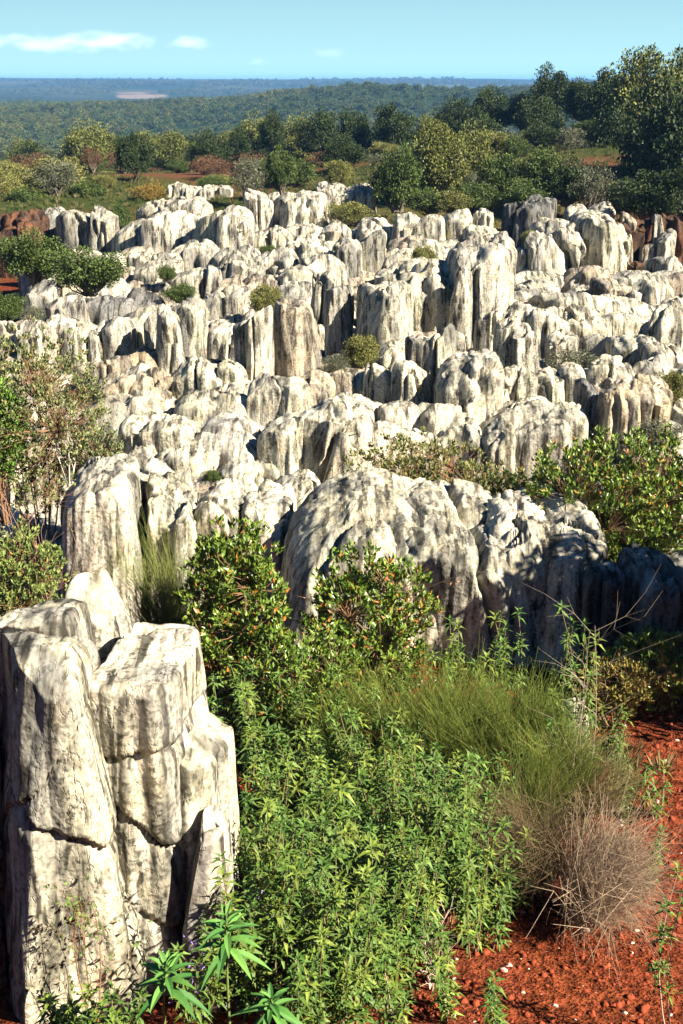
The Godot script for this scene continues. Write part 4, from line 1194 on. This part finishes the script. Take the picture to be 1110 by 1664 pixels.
	rng.seed = 808
	for s in [
		[50, 985, 12.8, 150, 190, "reddish bare twigs rising at the left edge", Color(0.24, 0.14, 0.1), 9, 0.012, Color(0.1, 0.14, 0.03), 1],
		[625, 1060, 14.0, 130, 210, "bare sapling with red-brown leaves before the boulder", Color(0.16, 0.11, 0.08), 3, 0.018, Color(0.32, 0.13, 0.06), 1],
		[112, 782, 21.2, 90, 110, "bleached dead branch in front of the small olive shrub", Color(0.5, 0.47, 0.42), 3, 0.02, Color(0, 0, 0), 0],
		[935, 1340, 11.6, 40, 330, "pale bare stems standing out of the straw-tinged broom", Color(0.26, 0.21, 0.16), 3, 0.008, Color(0, 0, 0), 0],
		[700, 1640, 8.4, 150, 150, "bleached dead twigs on the red earth", Color(0.4, 0.31, 0.25), 4, 0.01, Color(0, 0, 0), 0],
		[150, 1600, 7.6, 40, 150, "slender red-stemmed sprig before the cracked pillar", Color(0.2, 0.1, 0.06), 3, 0.006, Color(0.08, 0.13, 0.03), 2],
	]:
		var q := at_depth(s[0], s[1], s[2])
		var top := at_depth(s[0], s[1] - s[4], s[2]).y
		if s[2] < 20.0: q.y = ground(q.x, s[2])
		bare_shrub(s[5], "bare_shrub", q, up_px(q, s[3]), top - q.y, s[6], s[7], s[8], s[9], s[10])
	big_leaf_plant("broad-leaved plant with long hanging leaves, tallest at the bottom edge", 368, 1485, 6.2, 24, 0.27)
	big_leaf_plant("broad-leaved plant in the bottom left, spreading like a star", 270, 1568, 6.0, 22, 0.26)
	big_leaf_plant("broad-leaved plant cut by the bottom edge below the herbs", 440, 1622, 5.9, 18, 0.25)
	for e in [[330, 1640, 7.6, 0.9, "narrow-leaved herb between cracked pillar and thicket, lower one"], [345, 1560, 8.3, 1.0, "narrow-leaved herb at the cracked pillar's right foot"], [120, 1690, 6.9, 0.35, "low yellowish herb at the bottom left corner"], [180, 1690, 6.9, 0.3, "low herb patch under the cracked pillar"], [825, 1500, 9.6, 0.8, "herb at the thicket's right end by the dead bush"], [790, 1560, 9.0, 0.7, "small herb at the thicket's lower right end"], [560, 1690, 7.6, 0.8, "narrow-leaved herb cut by the bottom edge, middle"], [480, 1700, 7.4, 0.8, "narrow-leaved herb cut by the bottom edge beside the broad leaves"]]:
		var q := at_depth(e[0], e[1], e[2])
		q.y = ground(q.x, e[2])
		herb(e[4], "", q, e[3], 0.25, 5, 6)
	for e in [[405, 1462, 8.2, "small purple wildflower spray beside the thicket"], [335, 1525, 7.9, "small purple wildflower spray by the tall broad-leaved plant"], [905, 1275, 11.8, "faint purple wildflowers among the straw-coloured grass"]]:
		var q := at_depth(e[0], e[1], e[2])
		q.y = ground(q.x, e[2])
		bare_shrub(e[3], "wildflower", q, 0.18, at_depth(e[0], e[1], e[2]).y - q.y, Color(0.12, 0.13, 0.06), 3, 0.004, Color(0.24, 0.16, 0.4), 2, "flower")
	# oaks outside the frame that shade the right end of the boulder
	for s in [[7.6, 13.8, 2.1, 5.6, "dense oak just outside the right edge, shading the boulder"], [10.2, 13.2, 2.4, 6.4, "second dense oak outside the right edge, farther out"]]:
		var t := thing("oak_tree", s[4], "tree", Vector3(s[0], ground(s[0], s[1]), -s[1]))
		var k: Array = kinds["oak"][1]
		var xf := Transform3D(Basis().scaled(Vector3(s[2], s[3] / k[2], s[2])), Vector3.ZERO)
		part("trunk", k[0], M.wood, t, xf)
		part("crown", k[1], M.leaf, t, xf)

func build_stuff() -> void:
	rng.seed = 909
	# clods and pebbles on the red earth
	var clod := rock_mesh(41, 0.5, 0.5, 0.6, {"na": 12, "nv": 9, "planes": 12, "big": 0.3, "square": 2.2, "tone": Color(0.19, 0.046, 0.021), "stain": 0.2, "rust": 0.0, "round": 0.9, "size": 0.5})
	var stone := rock_mesh(43, 0.5, 0.4, 0.5, {"na": 12, "nv": 9, "planes": 12, "tone": Color(0.42, 0.34, 0.28), "stain": 0.2, "rust": 0.0, "round": 0.9, "size": 0.5})
	var ca := []
	var sa := []
	for i in 9000:
		var d := rng.randf_range(7.6, 15.5)
		var x := rng.randf_range(-0.05, 0.3) * d * 1.15
		if i % 5 == 0: x = rng.randf_range(-0.3, 0.1) * d
		var s := 0.008 + 0.065 * pow(rng.randf(), 6.0)
		var xf := Transform3D(Basis(ball(), rng.randf() * TAU).scaled_local(Vector3(s, s, s)), Vector3(x, ground(x, d) - s * 0.15, -d))
		if rng.randf() < 0.93: ca.append(xf)
		else: sa.append(xf)
	var m1 := simple(0.97, 0.15)
	var gr := Node3D.new()
	gr.name = "gravel"
	add_child(gr)
	tag(gr, "red clods and small pale stones scattered on the earth", "gravel", "", "stuff")
	scatter("clods", clod, m1, gr, ca)
	scatter("pebbles", stone, m1, gr, sa)
	# grass
	var tufts := []
	for k in 4:
		var b := Bag.new()
		var c1: Color = [Color(0.035, 0.06, 0.012), Color(0.09, 0.09, 0.025), Color(0.05, 0.07, 0.015), Color(0.12, 0.1, 0.045)][k]
		for i in 34:
			var az := rng.randf() * TAU
			var o := Vector3(cos(az), 0, sin(az))
			var at := o * rng.randf() * 0.3
			var dir := (Vector3(0, 1, 0) + o * rng.randf_range(0.1, 0.9)).normalized()
			b.chip(at, dir, sideways(dir), rng.randf_range(0.4, 1.0), 0.03, vary(c1, c1, 0.3))
		tufts.append(b.done())
	var sets := [[], [], [], []]
	for i in 16000:
		var d := rng.randf_range(20.0, 150.0)
		var x := rng.randf_range(-0.32, 0.32) * d
		var far := d > 78.0
		if not far and soft.get_noise_2d(x * 1.2 + 31.0, d * 1.2) < 0.12: continue
		if far and soft.get_noise_2d(x * 0.4 + 13.0, d * 0.4) < -0.15: continue
		var s := rng.randf_range(0.2, 0.5) if far else rng.randf_range(0.2, 0.45)
		var y := ground(x, d)
		sets[rng.randi() % 4].append(Transform3D(Basis(Vector3.UP, rng.randf() * TAU).scaled(Vector3(s, s, s)), Vector3(x, y - 0.03, -d)))
	for i in 900:
		var d := rng.randf_range(8.0, 17.0)
		var x := rng.randf_range(-0.3, 0.3) * d
		var s := rng.randf_range(0.12, 0.35)
		if soft.get_noise_2d(x * 3.0 + 31.0, d * 3.0) < 0.05: continue
		sets[rng.randi() % 4].append(Transform3D(Basis(Vector3.UP, rng.randf() * TAU).scaled(Vector3(s, s, s)), Vector3(x, ground(x, d) - 0.02, -d)))
	var gs := Node3D.new()
	gs.name = "grass"
	add_child(gs)
	tag(gs, "thin green and straw-coloured grass on banks and in clefts", "grass", "", "stuff")
	for k in 4: scatter("tufts", tufts[k], M.leaf, gs, sets[k])
